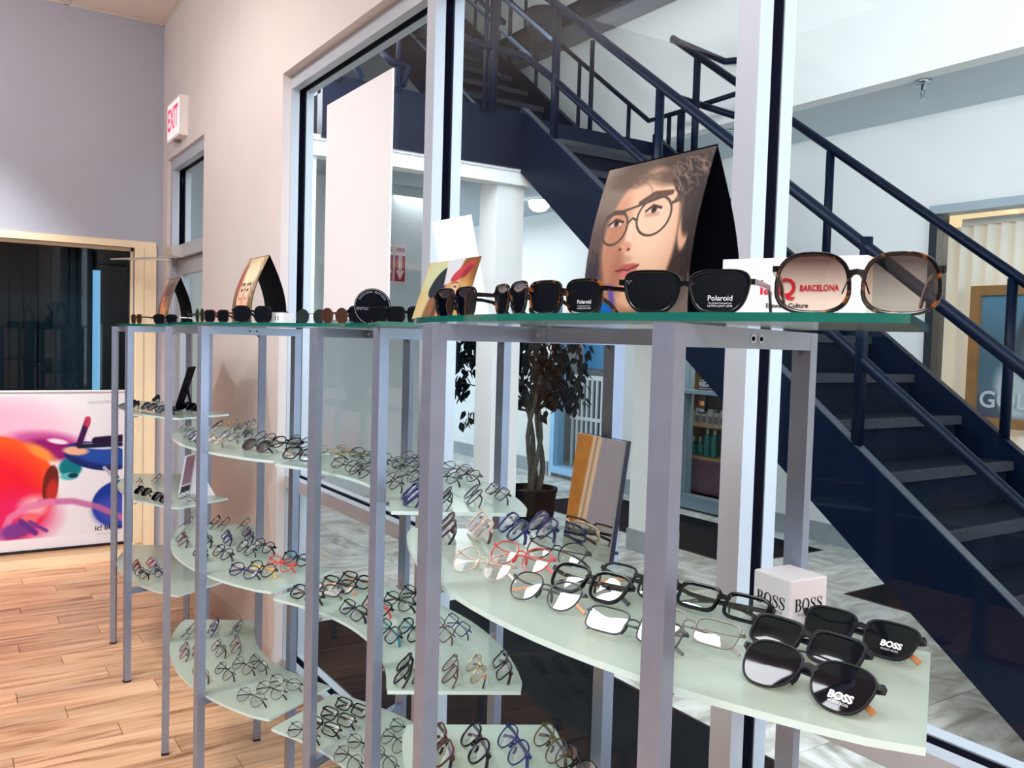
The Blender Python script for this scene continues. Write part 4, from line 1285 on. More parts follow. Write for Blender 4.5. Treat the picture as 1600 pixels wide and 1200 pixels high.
def glasses_parts(shape, t, folded, hi):
    """dict of part name -> list of MB in local space: x along the width, front faces -y, z up, resting on z=0"""
    n = 32 if hi else 18
    a, b, e, k = SHAPES[shape]
    bridge = .0085 if t > .002 else .0095
    cx = bridge + a; zc = b + t
    parts = {}
    fr = MB()
    wrap = .10
    hi_x = 0
    for sx in (1, -1):
        inn = outline(shape, n); outr = outline(shape, n, t)
        sec = []
        d = max(.0022, t * 1.05)
        for (xi, zi), (xo, zo) in zip(inn, outr):
            xm, zm = (xi + xo) / 2, (zi + zo) / 2
            ring = [(xi, -d * .30, zi), (xi, d * .5, zi), (xo, d * .5, zo), (xo, -d * .15, zo), (xm * .35 + xo * .65, -d * .5, zm * .35 + zo * .65), (xm * .6 + xi * .4, -d * .5, zm * .6 + zi * .4)]
            sec.append(ring)
        vs = []
        for ring in sec:
            for x, y, z in ring:
                X = cx + x
                Y = y + wrap * (X * X) * 1.0
                vs.append((sx * X, Y, zc + z))
        m = 6; fs = []
        for i in range(n):
            for j in range(m):
                f = (i * m + j, i * m + (j + 1) % m, ((i + 1) % n) * m + (j + 1) % m, ((i + 1) % n) * m + j)
                fs.append(f if sx > 0 else f[::-1])
        fr.add(vs, fs)
        # end piece
        xo = cx + (a + t) * (1 + k * .45)
        zt = zc + b * .52
        th = .006 if t > .002 else .003
        fr.bar((sx * (xo - .004), wrap * xo * xo, zt), (sx * (xo + .003), wrap * xo * xo + .002, zt), max(t, .002), th, (0, 0, 1))
        fr.bar((sx * (xo + .002), wrap * xo * xo - max(t, .002) * .5, zt), (sx * (xo + .002), wrap * xo * xo + .008, zt), .003, th, (0, 0, 1))
        hi_x = xo + .002
        # lens
        le = MB()
        o_ = outline(shape, n, .0004)
        vs = [(sx * (cx), wrap * cx * cx - .0012, zc)] + [(sx * (cx + x * .55), wrap * (cx + x * .55) ** 2 - .0008, zc + z * .55) for x, z in o_] + [(sx * (cx + x), wrap * (cx + x) ** 2, zc + z) for x, z in o_]
        fs = [(0, 1 + (i + 1) % n, 1 + i) for i in range(n)] + [(1 + i, 1 + (i + 1) % n, 1 + n + (i + 1) % n, 1 + n + i) for i in range(n)]
        if sx < 0: fs = [f[::-1] for f in fs]
        le.add(vs, fs)
        parts.setdefault('lens', []).append(le)
    # bridge
    zb = zc + b * .30
    be = bridge - t * .3
    bp_ = [(-be, .0003, zb), (-be * .6, -.0008, zb + .0022), (0, -.0010, zb + .0032), (be * .6, -.0008, zb + .0022), (be, .0003, zb)]
    if t > .002: fr.ribbon(bp_, max(t * .95, .0026), [.0085, .0062, .0056, .0062, .0085])
    else: fr.tube(bp_, max(.0011, t * .62), 6)
    if shape == 'avi':
        fr.tube([(-bridge * 2.2, .0, zc + b * .96), (0, -.0012, zc + b * 1.0), (bridge * 2.2, .0, zc + b * .96)], max(.0009, t * .35), 6)
    parts['frame_front'] = [fr]
    npd = []
    for sx in (1, -1):
        npd.append(MB().ribbon([(sx * bridge * 1.0, .004, zc + .002), (sx * bridge * 1.25, .0075, zc - .004), (sx * bridge * 1.5, .007, zc - .010)], .0015, .005, (0, 1, 0)))
    parts['nose_pad'] = npd
    zt = zc + b * .52
    y0 = wrap * hi_x ** 2 + .007
    th = .0058 if t > .002 else .0022
    tw_ = .0030 if t > .002 else .0016
    tips = []; tem = []
    for s_i, sx in enumerate((1, -1)):
        if folded:
            oy = .004 * s_i
            L1 = [(sx * (hi_x - .001), y0, zt), (sx * (hi_x - .010), y0 + .004 + oy, zt), (sx * (hi_x - .05), y0 + .005 + oy, zt - .001), (sx * -.022, y0 + .006 + oy, zt - .003)]
            L2 = [(sx * -.022, y0 + .006 + oy, zt - .003), (sx * -.045, y0 + .006 + oy, zt - .009), (sx * -.066, y0 + .006 + oy, zt - .019)]
        else:
            L1 = [(sx * hi_x, y0 - .002, zt), (sx * (hi_x + .001), y0 + .03, zt), (sx * (hi_x), y0 + .075, zt)]
            L2 = [(sx * hi_x, y0 + .075, zt), (sx * (hi_x - .002), y0 + .095, zt - .003), (sx * (hi_x - .004), y0 + .115, zt - .014), (sx * (hi_x - .006), y0 + .132, zt - .030)]
        tem.append(MB().ribbon(L1, tw_, [th, th * .95, th * .9, th * .8][:len(L1)]))
        tips.append(MB().ribbon(L2, tw_ * 1.05, [th * .85, max(th, .004) * .9, max(th, .004) * 1.0, max(th, .004) * .9][:len(L2)]))
    parts['temple'] = tem
    parts['temple_tip'] = tips
    if folded:
        c, s = math.cos(TILT), math.sin(TILT)
        lo = 9
        for l in parts.values():
            for m_ in l:
                m_.v = [(x, y * c + z * s, z * c - y * s) for x, y, z in m_.v]
                lo = min(lo, min(v[2] for v in m_.v))
        for l in parts.values():
            for m_ in l: m_.v = [(x, y, z - lo) for x, y, z in m_.v]
    else:
        lo = min(v[2] for l in parts.values() for m_ in l for v in m_.v)
        for l in parts.values():
            for m_ in l: m_.v = [(x, y, z - lo) for x, y, z in m_.v]
    return parts


def glasses(label, p, yaw, shape, frame, lens='clear', t=None, folded=True, hi=False, tip=None, scale=1.0, group=None, pads=False, arm=None, tag_=False):
    metal = frame in ('silver', 'gold', 'wire')
    t = t if t is not None else (.0011 if metal else .0032)
    tip = tip or ('black' if metal else (arm or frame))
    key = (shape, t, folded, hi)
    if key not in GC: GC[key] = glasses_parts(*key)
    parts = GC[key]
    nm = 'sunglasses' if lens in ('dark', 'brown', 'green', 'grad') else 'eyeglasses'
    root = thing(nm, label, nm, p, yaw, group)
    root.scale = (scale, scale, scale)

    def me(name, i, mat):
        k = key + (name, i, mat.name)
        if k not in GC: GC[k] = parts[name][i].mesh(name, mat, smooth='auto' if hi else False)
        return GC[k]
    ff = 'black' if frame in ('teal', 'yellow') else frame
    fa = frame if frame in ('teal', 'yellow') else (arm or frame)
    put('frame_front', me('frame_front', 0, FM[ff]), root)
    ls = [put('lens', me('lens', i, LENS[lens]), root) for i in (0, 1)]
    for i in (0, 1):
        te = put('temple', me('temple', i, FM[fa]), root)
        tp = put('temple_tip', me('temple_tip', i, FM[tip if frame not in ('teal', 'yellow') else frame]), te)
        if tip == 'orange': tp['label'] = 'orange wood-look temple tip'
        if hi or pads: put('nose_pad', me('nose_pad', i, L_CLEAR if metal else FM[ff]), root)
    return root, ls, parts, shape, t


def yaw_at(u, p, extra=0.0):
    c = UNITS[u]['c']; s = UNITS[u]['s']
    f = Vector((p[0] - c[0], p[1] - c[1])).normalized() * s
    return math.atan2(f.x, -f.y) + math.radians(extra)


STW = {'near': 'nearest stand', 'second': 'second stand', 'third': 'third stand', 'far': 'farthest stand'}
ZW = ('upper', 'middle', 'bottom')


def shelf_row(u, lv, rowname, items, hi=False, lift=.018):
    """items: (px, py, shape, frame, options); px,py is the middle of the pair as it lies on the shelf"""
    n = len(items)
    for i, it in enumerate(items):
        px, py, shape, frame = it[:4]
        o = dict(it[4]) if len(it) > 4 else {}
        ex = o.pop('turn', None)
        q = on_z(px, py, ZL[lv] + lift)
        yw = yaw_at(u, q, ex if ex is not None else rnd.uniform(-7, 7))
        nm = 'sunglasses' if o.get('lens', 'clear') != 'clear' else 'eyeglasses'
        extra = o.pop('word', '')
        lab = FW[frame] + ' ' + SHAPE_WORD[shape] + ' ' + nm + ', ' + ORD[i] + ' from left in ' + rowname + ', ' + STW[u] + ' ' + ZW[lv] + ' shelf'
        if len(lab.split()) > 16: print('LONG', len(lab.split()), lab)
        # the front's middle sits forward of the contact; move so that the middle of the pair lands on the point
        bx = SHAPES[shape][1]
        off = Vector((math.sin(yw), -math.cos(yw))) * (-(bx + .003) * math.sin(TILT) * 1.0)
        loc = (q.x - off.x * .9, q.y - off.y * .9, ZL[lv])
        loc = (q.x + math.sin(yw) * .016, q.y - math.cos(yw) * .016, ZL[lv])
        yield glasses(lab, loc, yw, shape, frame, group=('eyewear on the ' + ZW[lv] + ' shelf of the ' + STW[u]), hi=hi, **o)


def lens_text(g, i, txt, size, x, z, mat=None, folded=True, squeeze=1.0, dy=.0016, bold=0.0):
    """white print on lens i of a pair, x/z relative to the lens middle in the lens plane"""
    root, ls, parts, shape, t = g
    a, b, e, k = SHAPES[shape]
    bridge = .0085 if t > .002 else .0095
    cx = (bridge + a) * (1 if i == 0 else -1)
    X = cx + x
    y = .10 * X * X - dy; zz = b + t + z
    lo = GC.get(('lo',) + (shape, t, folded))
    slope = .2 * X
    r = Vector((1, slope, 0)); u_ = Vector((0, 0, 1)); pos = Vector((X, y, zz))
    if folded:
        c, s = math.cos(TILT), math.sin(TILT)
        rot = lambda v: Vector((v.x, v.y * c + v.z * s, v.z * c - v.y * s))
        # same lift as the baked meshes
        m0 = parts['lens'][0 if i == 0 else 1].v[0]
        c0 = rot(Vector(((bridge + a) * (1 if i == 0 else -1), .10 * (bridge + a) ** 2 - .0012, b + t)))
        lift = Vector(m0) - c0
        pos = rot(pos) + lift; r = rot(r); u_ = rot(u_)
    else:
        m0 = Vector(parts['lens'][0 if i == 0 else 1].v[0])
        c0 = Vector(((bridge + a) * (1 if i == 0 else -1), .10 * (bridge + a) ** 2 - .0012, b + t))
        pos = pos + (m0 - c0)
    return lettering(txt, size, pos, r, u_, mat or M_WHITETXT, ls[i], squeeze=squeeze, bold=bold)


def run(gen): return [g for g in gen]


O = dict(tip='orange')
# nearest stand, upper shelf
run(shelf_row('near', 0, 'left-end back row', [
    (696, 824, 'square', 'brown', dict(arm='black')), (749, 823, 'square', 'beige', dict(arm='brown', turn=4)), (800, 825, 'way', 'navy', dict(turn=6)), (846, 822, 'way', 'purple', dict(turn=5))], hi=True))
run(shelf_row('near', 0, 'mirror row', [
    (752, 882, 'round', 'beige', dict(t=.0012, tip='white', turn=24)), (812, 871, 'panto', 'red', dict(t=.0014, turn=26)), (868, 862, 'panto', 'wire', dict(t=.0014, turn=26))], hi=True))
run(shelf_row('near', 0, 'front row', [
    (850, 925, 'panto', 'char', dict(t=.0017, tip='orange', turn=14)), (918, 914, 'way', 'black', dict(t=.0042, turn=14)), (994, 912, 'square', 'matte', dict(t=.0030, tip='orange', turn=12)), (990, 982, 'rect', 'char', dict(t=.0018, turn=8))], hi=True))
run(shelf_row('near', 0, 'pairs by the cube', [
    (1078, 982, 'rect', 'grey', dict(t=.0018, turn=2)), (1128, 946, 'rect', 'black', dict(t=.0042, turn=2))], hi=True))
gb_ = run(shelf_row('near', 0, 'right-end group', [
    (1254, 1062, 'avi', 'matte', dict(lens='dark', t=.0022, tip='orange', turn=-15, word='with orange tips', scale=1.08)),
    (1258, 1010, 'rect', 'matte', dict(lens='dark', t=.0036, turn=-15, scale=1.08)),
    (1340, 994, 'way', 'matte', dict(lens='dark', t=.0028, tip='orange', turn=-13, scale=1.06))], hi=True))
# nearest stand, middle shelf
run(shelf_row('near', 1, 'left-end row', [
    (686, 1166, 'square', 'brown', dict(arm='black', turn=4)), (740, 1163, 'panto', 'black', dict(turn=4)), (800, 1165, 'panto', 'navy', dict(t=.0024, turn=5)), (858, 1163, 'panto', 'olive', dict(t=.0022, turn=5)), (898, 1196, 'panto', 'black', dict(t=.002, turn=5))], hi=True))
# second stand, upper shelf
run(shelf_row('second', 0, 'left-end back row', [
    (468, 711, 'square', 'black'), (515, 707, 'oval', 'gold'), (545, 706, 'oval', 'gold', dict(tip='brown')), (572, 710, 'oval', 'silver')]))
run(shelf_row('second', 0, 'middle row', [
    (540, 727, 'oval', 'wire'), (563, 735, 'round', 'wire'), (581, 724, 'oval', 'wire'), (612, 720, 'oval', 'silver'), (634, 728, 'oval', 'wire'), (647, 716, 'oval', 'silver'), (660, 726, 'oval', 'wire')]))
run(shelf_row('second', 0, 'front row', [
    (614, 753, 'oval', 'wire'), (638, 743, 'oval', 'silver'), (656, 750, 'oval', 'wire'), (640, 773, 'panto', 'navy', dict(t=.0055, turn=0))]))
run(shelf_row('second', 0, 'right-end group', [
    (694, 778, 'square', 'matte', dict(t=.002)), (700, 745, 'oval', 'wire'), (713, 733, 'oval', 'silver'), (731, 742, 'oval', 'wire'), (738, 773, 'round', 'wire'), (779, 770, 'rect', 'wire')]))
# second stand, middle shelf
run(shelf_row('second', 1, 'left-end back row', [
    (478, 930, 'square', 'black'), (505, 922, 'rect', 'black'), (528, 915, 'square', 'black', O), (556, 908, 'square', 'black', O)]))
run(shelf_row('second', 1, 'middle row', [
    (551, 955, 'square', 'black', dict(t=.0024)), (588, 948, 'square', 'black', dict(arm='red')), (622, 941, 'panto', 'black', dict(t=.0022)), (647, 931, 'square', 'black', dict(t=.0022))]))
run(shelf_row('second', 1, 'turned row', [
    (606, 988, 'square', 'teal', dict(t=.0024)), (640, 986, 'panto', 'teal', dict(t=.003)), (690, 985, 'square', 'brown', dict(t=.002)), (715, 978, 'rect', 'purple', dict(t=.002))]))
run(shelf_row('second', 1, 'right-end row', [
    (629, 1046, 'square', 'black'), (657, 1047, 'panto', 'black', dict(t=.002)), (702, 1046, 'panto', 'brown', dict(t=.002)), (743, 1046, 'panto', 'gold', dict(t=.0016)), (784, 1041, 'square', 'black', dict(t=.0026))]))
# second stand, bottom shelf
run(shelf_row('second', 2, 'left group', [
    (472, 1146, 'round', 'wire'), (504, 1136, 'rect', 'black'), (528, 1122, 'rect', 'black'), (550, 1107, 'rect', 'black')]))
run(shelf_row('second', 2, 'front row', [
    (543, 1186, 'round', 'wire'), (566, 1166, 'oval', 'wire'), (614, 1158, 'round', 'wire'), (632, 1141, 'oval', 'wire'), (600, 1186, 'oval', 'char', dict(t=.002))]))
# third stand, upper shelf
run(shelf_row('third', 0, 'left cluster', [
    (290, 663, 'oval', 'silver'), (298, 678, 'round', 'char', dict(t=.0016)), (309, 687, 'oval', 'wire'), (318, 668, 'oval', 'silver'), (336, 688, 'oval', 'gold', dict(tip='olive')), (338, 664, 'square', 'char', dict(t=.002))]))
run(shelf_row('third', 0, 'middle cluster', [
    (362, 661, 'oval', 'gold'), (388, 662, 'oval', 'silver'), (372, 669, 'rect', 'wire'), (386, 677, 'oval', 'char', dict(t=.002)), (358, 682, 'oval', 'char', dict(t=.002))]))
run(shelf_row('third', 0, 'front row', [
    (400, 697, 'panto', 'char', dict(t=.0028, lens='dark')), (413, 684, 'panto', 'matte', dict(t=.002)), (446, 693, 'panto', 'black', dict(t=.003)), (468, 690, 'round', 'wire', dict(t=.0016))]))
# third stand, middle shelf
run(shelf_row('third', 1, 'back row', [
    (292, 816, 'rect', 'silver'), (332, 815, 'square', 'black', dict(t=.0022)), (350, 817, 'rect', 'wire'), (381, 818, 'rect', 'wire')]))
run(shelf_row('third', 1, 'second row', [
    (284, 843, 'square', 'brown', dict(t=.0022)), (320, 843, 'square', 'matte', dict(t=.0024)), (355, 840, 'rect', 'navy'), (388, 836, 'rect', 'purple')]))
run(shelf_row('third', 1, 'third row', [
    (312, 864, 'panto', 'teal', dict(t=.0024)), (347, 864, 'panto', 'black', dict(t=.0026)), (384, 857, 'panto', 'matte', dict(t=.002)), (411, 854, 'panto', 'black', dict(t=.0026))]))
run(shelf_row('third', 1, 'front row', [
    (380, 893, 'panto', 'purple', dict(t=.0028)), (408, 890, 'panto', 'yellow', dict(t=.0026)), (437, 882, 'panto', 'red', dict(t=.0026)), (462, 874, 'panto', 'teal', dict(t=.003))]))
# third stand, bottom shelf
run(shelf_row('third', 2, 'back row', [
    (294, 984, 'round', 'wire'), (333, 979, 'rect', 'navy', dict(t=.0022)), (368, 980, 'round', 'wire')]))
run(shelf_row('third', 2, 'second row', [
    (288, 1017, 'oval', 'wire'), (308, 1012, 'round', 'wire'), (341, 1013, 'round', 'wire'), (367, 1008, 'round', 'silver')]))
run(shelf_row('third', 2, 'third row', [
    (314, 1051, 'oval', 'gold'), (350, 1049, 'round', 'wire'), (379, 1041, 'round', 'wire'), (405, 1037, 'rect', 'wire')]))
run(shelf_row('third', 2, 'front row', [
    (391, 1090, 'round', 'silver'), (422, 1079, 'round', 'wire'), (446, 1067, 'oval', 'wire')]))
# farthest stand
run(shelf_row('far', 0, 'the row', [
    (208, 632, 'way', 'black', dict(lens='dark')), (232, 636, 'square', 'black', dict(lens='dark')), (243, 623, 'way', 'black', dict(lens='dark', turn=20)), (258, 641, 'way', 'black', dict(lens='dark')), (285, 634, 'way', 'black', dict(lens='dark')), (303, 637, 'way', 'matte', dict(lens='dark'))]))
run(shelf_row('far', 1, 'the row', [
    (217, 752, 'oval', 'silver'), (222, 768, 'way', 'black', dict(lens='dark')), (250, 778, 'way', 'black', dict(lens='dark')), (243, 746, 'round', 'wire'), (292, 777, 'oval', 'silver')]))
run(shelf_row('far', 2, 'the row', [
    (212, 884, 'square', 'black', dict(t=.0026)), (222, 896, 'square', 'black', dict(t=.0026)), (236, 880, 'square', 'navy', dict(t=.0026)), (246, 894, 'square', 'navy', dict(t=.0026))]))

lens_text(gb_[0], 0, 'BOSS', .0105, .004, -.010, bold=.0005)
lens_text(gb_[0], 0, 'HUGO BOSS', .0036, .004, -.0165)
lens_text(gb_[2], 0, 'BOSS', .0100, .004, -.006, bold=.0005)
lens_text(gb_[2], 0, 'HUGO BOSS', .0034, .004, -.0125)

# ------------------------------------------------------------------ sunglasses standing open along the top glass
ZTOP = ZT + TT


def ray_circle(px, u, r):
    """the point of the top glass at radius r that lies in the upright plane through image column px near the shelf"""
    d = ray(px, 505); c = UNITS[u]['c']
    dx, dy = d.x, d.y
    A = dx * dx + dy * dy; B = -2 * (dx * c[0] + dy * c[1]); C = c[0] ** 2 + c[1] ** 2 - r * r
    q = math.sqrt(max(0, B * B - 4 * A * C))
    k = (-B - q) / (2 * A) if UNITS[u]['s'] > 0 else (-B + q) / (2 * A)
    return (dx * k, dy * k)


TOPS = [  # px, unit, radius, shape, frame, lens, turn, t, scale, arm, label words
    (1335, 'near', .990, 'butterfly', 'tort', 'grad', 12, .0042, 1.0, None, 'oversized tortoiseshell sunglasses with brown gradient lenses, right end of the top glass'),
    (1068, 'near', .985, 'cat', 'black', 'dark', 16, .0036, 1.06, None, 'black square sunglasses with printed lens before the portrait card on the top glass'),
    (880, 'near', .985, 'square', 'tort', 'dark', 6, .0036, 1.0, None, 'tortoiseshell sunglasses with printed lens, left of the portrait card on the top glass'),
    (796, 'near', .985, 'cat', 'tort', 'dark', -10, .0036, 1.0, None, 'dark tortoiseshell sunglasses seen almost edge on'),
    (710, 'near', .985, 'way', 'black', 'dark', 16, .0036, 1.12, None, 'black thick-armed sunglasses at the left end of the nearest top glass'),
    (634, 'second', .83, 'square', 'black', 'dark', 28, .0034, 1.0, None, 'black square sunglasses below the red cap print, right end of second top glass'),
    (574, 'second', .85, 'way', 'black', 'dark', 12, .0045, 1.06, None, 'black chunky sunglasses in front of the round black sign on the top glass'),
    (522, 'second', .85, 'round', 'brown', 'brown', -2, .0028, .95, None, 'round brown sunglasses before the tall white panel on the second top glass'),
    (486, 'second', .87, 'round', 'silver', 'green', 0, .0012, .95, None, 'round dark sunglasses with thin silver wire at left end of second top glass'),
    (394, 'third', .985, 'hex', 'black', 'dark', 24, .0030, 1.05, None, 'black angular round sunglasses before the blond portrait card on the third top glass'),
    (338, 'third', .985, 'square', 'brown', 'dark', 14, .0024, .95, None, 'dark brown square sunglasses left of the blond portrait card on the third top glass'),
    (312, 'third', .985, 'round', 'olive', 'green', 0, .0016, 1.0, None, 'round green sunglasses seen edge on at left part of third top glass'),
    (293, 'third', .985, 'square', 'black', 'dark', 0, .0026, .95, None, 'black square sunglasses at the left end of the third top glass'),
    (258, 'far', .985, 'square', 'black', 'dark', 16, .0030, 1.0, 'white', 'dark sunglasses with pale temples right of centre on the farthest top glass'),
    (213, 'far', .985, 'way', 'olive', 'brown', 10, .0032, 1.0, None, 'olive tortoiseshell sunglasses at the left end of the farthest top glass'),
]
TG = []
for px, u, r_, shape, frame, lens, turn, t, sc_, arm, lab in TOPS:
    x, y = ray_circle(px, u, r_)
    TG.append(glasses(lab, (x, y, ZTOP), yaw_at(u, (x, y), turn), shape, frame, lens, t=t, folded=False, hi=px > 560, scale=sc_, arm=arm, group='sunglasses standing on the top glass'))
for gi, sz in ((1, 1.0), (2, .9)):
    lens_text(TG[gi], 0, 'Polaroid', .0078 * sz, .002, -.0065, folded=False, bold=.00004)
    lens_text(TG[gi], 0, 'The Original Polarized Lens', .0022 * sz, .002, -.0115, folded=False)
    lens_text(TG[gi], 0, 'ULTRA LIGHT LENS', .0030 * sz, .002, -.0145, folded=False)
dm = MB()
for sx in (-1,):
    for k in range(3):
        dm.tube([(sx * (.060 + .0022 * k), .0005 + .0004 * k, .036 - .0022 * (k % 2)), (sx * (.060 + .0022 * k), -.0018, .036 - .0022 * (k % 2))], .001, 6)
o_ = put('stud', dm.mesh('stud', M_BOLT), TG[1][0])

# ------------------------------------------------------------------ printed cards and signs standing on the stands
def paint_man():
    c = Canvas(260, 288, (122, 106, 96))
    c.vgrad(.55, 1.05, (150, 134, 124), .8)
    c.ell(.55, .93, .42, .13, (92, 76, 66), .5)
    c.ell(.86, .60, .22, .46, (58, 42, 38), .35)          # dark curls on the right
    c.ell(.80, .90, .26, .16, (72, 56, 50), .5)
    c.ell(.06, .30, .16, .34, (96, 78, 74), .6)
    c.ell(.09, .16, .13, .24, (66, 58, 70), .6)
    c.ell(.50, .20, .30, .22, (196, 140, 106), .2)        # neck
    c.ell(.62, .10, .20, .14, (160, 106, 80), .6)
    c.ell(.50, .50, .345, .43, (232, 178, 146), .10)      # face
    c.ell(.58, .56, .22, .26, (250, 208, 178), .9)
    c.ell(.56, .78, .20, .10, (240, 192, 160), .9)
    c.ell(.27, .42, .12, .30, (186, 122, 94), .8, op=.75) # shaded cheek
    c.ell(.34, .30, .07, .12, (168, 108, 84), .9, op=.6)
    c.ell(.90, .53, .045, .13, (226, 168, 138), .3)       # sideburn / ear
    c.ell(.92, .64, .06, .16, (58, 42, 38), .3)
    c.ell(.30, .89, .24, .06, (110, 88, 74), .8, op=.8)
    c.ell(.70, .86, .17, .055, (86, 66, 56), .8, op=.9)
    c.strands(5, (34, 24, 24), 60, (.70, .80, .96, .97), -.9, .16, .4, .010)
    c.strands(15, (34, 24, 26), 40, (.93, .30, .99, .85), -1.4, .14, .45, .010)
    c.strands(6, (150, 122, 108), 30, (.66, .84, .94, .97), -.7, .12, .35, .006)
    c.strands(9, (50, 40, 44), 24, (.0, .05, .16, .45), -1.2, .16, .5, .008)
    c.strands(8, (100, 82, 70), 24, (.1, .82, .6, .96), .2, .2, .35, .008)
    # brows
    c.line([(.13, .655), (.20, .685), (.30, .675)], .022, (92, 62, 48), .012, .9)
    c.line([(.44, .72), (.56, .765), (.72, .755)], .022, (84, 56, 44), .012, .9)
    # eyes
    for ex, ey in ((.24, .61), (.585, .665)):
        c.ell(ex, ey, .062, .024, (236, 216, 204), .3); c.ell(ex + .005, ey, .026, .025, (70, 46, 40), .3); c.ell(ex + .005, ey, .012, .012, (20, 14, 16), .3)
        c.line([(ex - .07, ey - .004), (ex - .01, ey + .026), (ex + .07, ey + .004)], .010, (70, 44, 38), .008)
        c.line([(ex - .06, ey - .03), (ex + .05, ey - .03)], .008, (186, 128, 104), .02, .6)
    # nose
    c.line([(.36, .62), (.33, .52), (.315, .47)], .016, (196, 136, 108), .03, .7)
    c.ell(.40, .52, .03, .10, (255, 222, 196), .9, op=.8)
    c.ell(.385, .455, .055, .032, (226, 164, 134), .5); c.ell(.335, .44, .016, .010, (120, 66, 54), .4); c.ell(.42, .435, .018, .010, (140, 80, 64), .4)
    # mouth
    c.ell(.43, .315, .105, .030, (190, 96, 92), .3, rot=.12); c.ell(.45, .285, .08, .028, (216, 120, 112), .4, rot=.12)
    c.line([(.325, .305), (.40, .312), (.44, .306), (.54, .335)], .007, (120, 52, 54), .006)
    c.ell(.42, .375, .05, .02, (206, 148, 120), .8, op=.6)
    # thin double-bridge wire frame
    mt = (84, 70, 62)
    c.ell(.235, .58, .125, .105, mt, .03, ring=.055); c.ell(.60, .625, .155, .118, mt, .03, ring=.045)
    c.line([(.14, .665), (.40, .70), (.70, .745)], .011, mt); c.line([(.36, .60), (.40, .63), (.45, .61)], .010, mt)
    c.line([(.75, .69), (.80, .70), (.885, .755)], .018, mt)
    # blue jacket at the lower left edge of the neck
    c.poly([(.14, -.02), (.34, -.02), (.30, .10), (.22, .13)], (8, 110, 196), .02)
    c.poly([(.30, .0), (.36, .0), (.30, .22), (.25, .22)], (70, 60, 190), .04, .8)
    c.ell(.02, .02, .14, .10, (60, 60, 74), .5)
    c.a[:, :, :3] *= .88
    return c.material('portrait print of a dark haired man', .3)


def paint_blond(dark=False):
    c = Canvas(140, 150, (176, 148, 112) if not dark else (70, 50, 46))
    c.ell(.5, .95, .55, .22, (206, 180, 140) if not dark else (120, 96, 84), .5)
    c.ell(.10, .45, .16, .5, (120, 84, 62), .6); c.ell(.88, .45, .18, .5, (128, 104, 74), .6)
    c.ell(.48, .42, .30, .38, (238, 184, 150) if not dark else (206, 134, 96), .15)
    c.ell(.55, .74, .34, .17, (226, 204, 166) if not dark else (90, 66, 58), .4)
    c.strands(3, (240, 224, 190) if not dark else (60, 40, 36), 40, (.2, .6, .85, .98), -1.2, .3, .6, .014)
    c.ell(.10, .66, .08, .2, (200, 70, 60), .7, op=.5)
    for ex in (.35, .63):
        c.ell(ex, .50, .05, .022, (60, 46, 44), .4); c.ell(ex, .48, .13, .115, (90, 70, 60), .05, ring=.03)
        c.line([(ex - .09, .585), (ex + .08, .59)], .025, (130, 96, 70), .02)
    c.line([(.47, .51), (.51, .51)], .02, (50, 40, 40))
    c.ell(.46, .34, .05, .05, (210, 146, 116), .6); c.ell(.46, .20, .09, .03, (200, 96, 88), .4)
    c.poly([(0, -.02), (1, -.02), (1, .06), (0, .03)], (60, 66, 90), .02)
    return c.material('portrait print of a blond face' if not dark else 'portrait print of a dark face', .35)


def tent_card(label, x0, x1, y, h, half, mat, back=1.15, lean=0.0, zb=ZTOP):
    """folded card: two outward-bowed panels that meet in a ridge parallel to the stand, open at its ends"""
    root = thing('tent_card', label, 'display card', ((x0 + x1) / 2, y, zb), 0, 'folded portrait cards on the top glass')
    n = 10

    def panel(sign, hw):
        g = []
        for j in range(n + 1):
            v = j / n
            yy = y + sign * hw * (1 - v ** 1.9) * (1 + .12 * math.sin(v * PI)) + lean * v
            g.append([(x0 + (x1 - x0) * i / 4, yy, zb + h * v) for i in range(5)])
        return g
    fg = panel(-1, half)
    sheet('front_panel', fg, [mat, M_BLACKCARD], root, .0018)
    bg = [row[::-1] for row in panel(1, half * back)]
    sheet('back_panel', bg, [M_BLACKCARD, M_BLACKCARD], root, .0018)
    return root


tent_card('large folded card with a portrait of a dark haired man in wire glasses', -1.075, -.848, .885, .242, .044, paint_man(), 1.25)
tent_card('smaller looking folded card with a blond face print on the third top glass', -3.04, -2.82, .90, .228, .058, paint_blond(), 1.0)
tent_card('folded card with a dark portrait print near the corner door, farthest top glass', -4.30, -4.08, .90, .215, .052, paint_blond(True), 1.0)

# print of the girl with the red cap, leaning back on a white easel card
c = Canvas(200, 200, (232, 190, 120))
c.ugrad(-.1, .5, (250, 240, 196), .9); c.ugrad(.62, 1.0, (186, 116, 46), .9)
c.ell(.86, .85, .22, .3, (150, 86, 30), .6); c.ell(.80, .35, .16, .4, (236, 178, 96), .7); c.ell(.2, .75, .2, .24, (222, 226, 176), .7)
c.ell(.46, .36, .22, .42, (120, 70, 40), .25); c.ell(.36, .14, .17, .40, (96, 58, 38), .4); c.ell(.28, .12, .07, .36, (156, 100, 62), .5)
c.ell(.60, .50, .150, .27, (236, 168, 116), .15); c.ell(.65, .54, .08, .18, (250, 196, 150), .7); c.ell(.56, .16, .14, .24, (230, 150, 96), .4)
c.poly([(.725, .53), (.785, .46), (.73, .44)], (244, 184, 140), .02)
c.ell(.33, .66, .13, .26, (18, 30, 42), .1, rot=-.5)
c.poly([(.42, .60), (.58, .68), (.70, 1.02), (.36, 1.02)], (242, 240, 246), .02)
c.ell(.72, .80, .23, .085, (220, 60, 72), .06, rot=.60); c.ell(.80, .80, .12, .055, (170, 34, 46), .2, rot=.80)
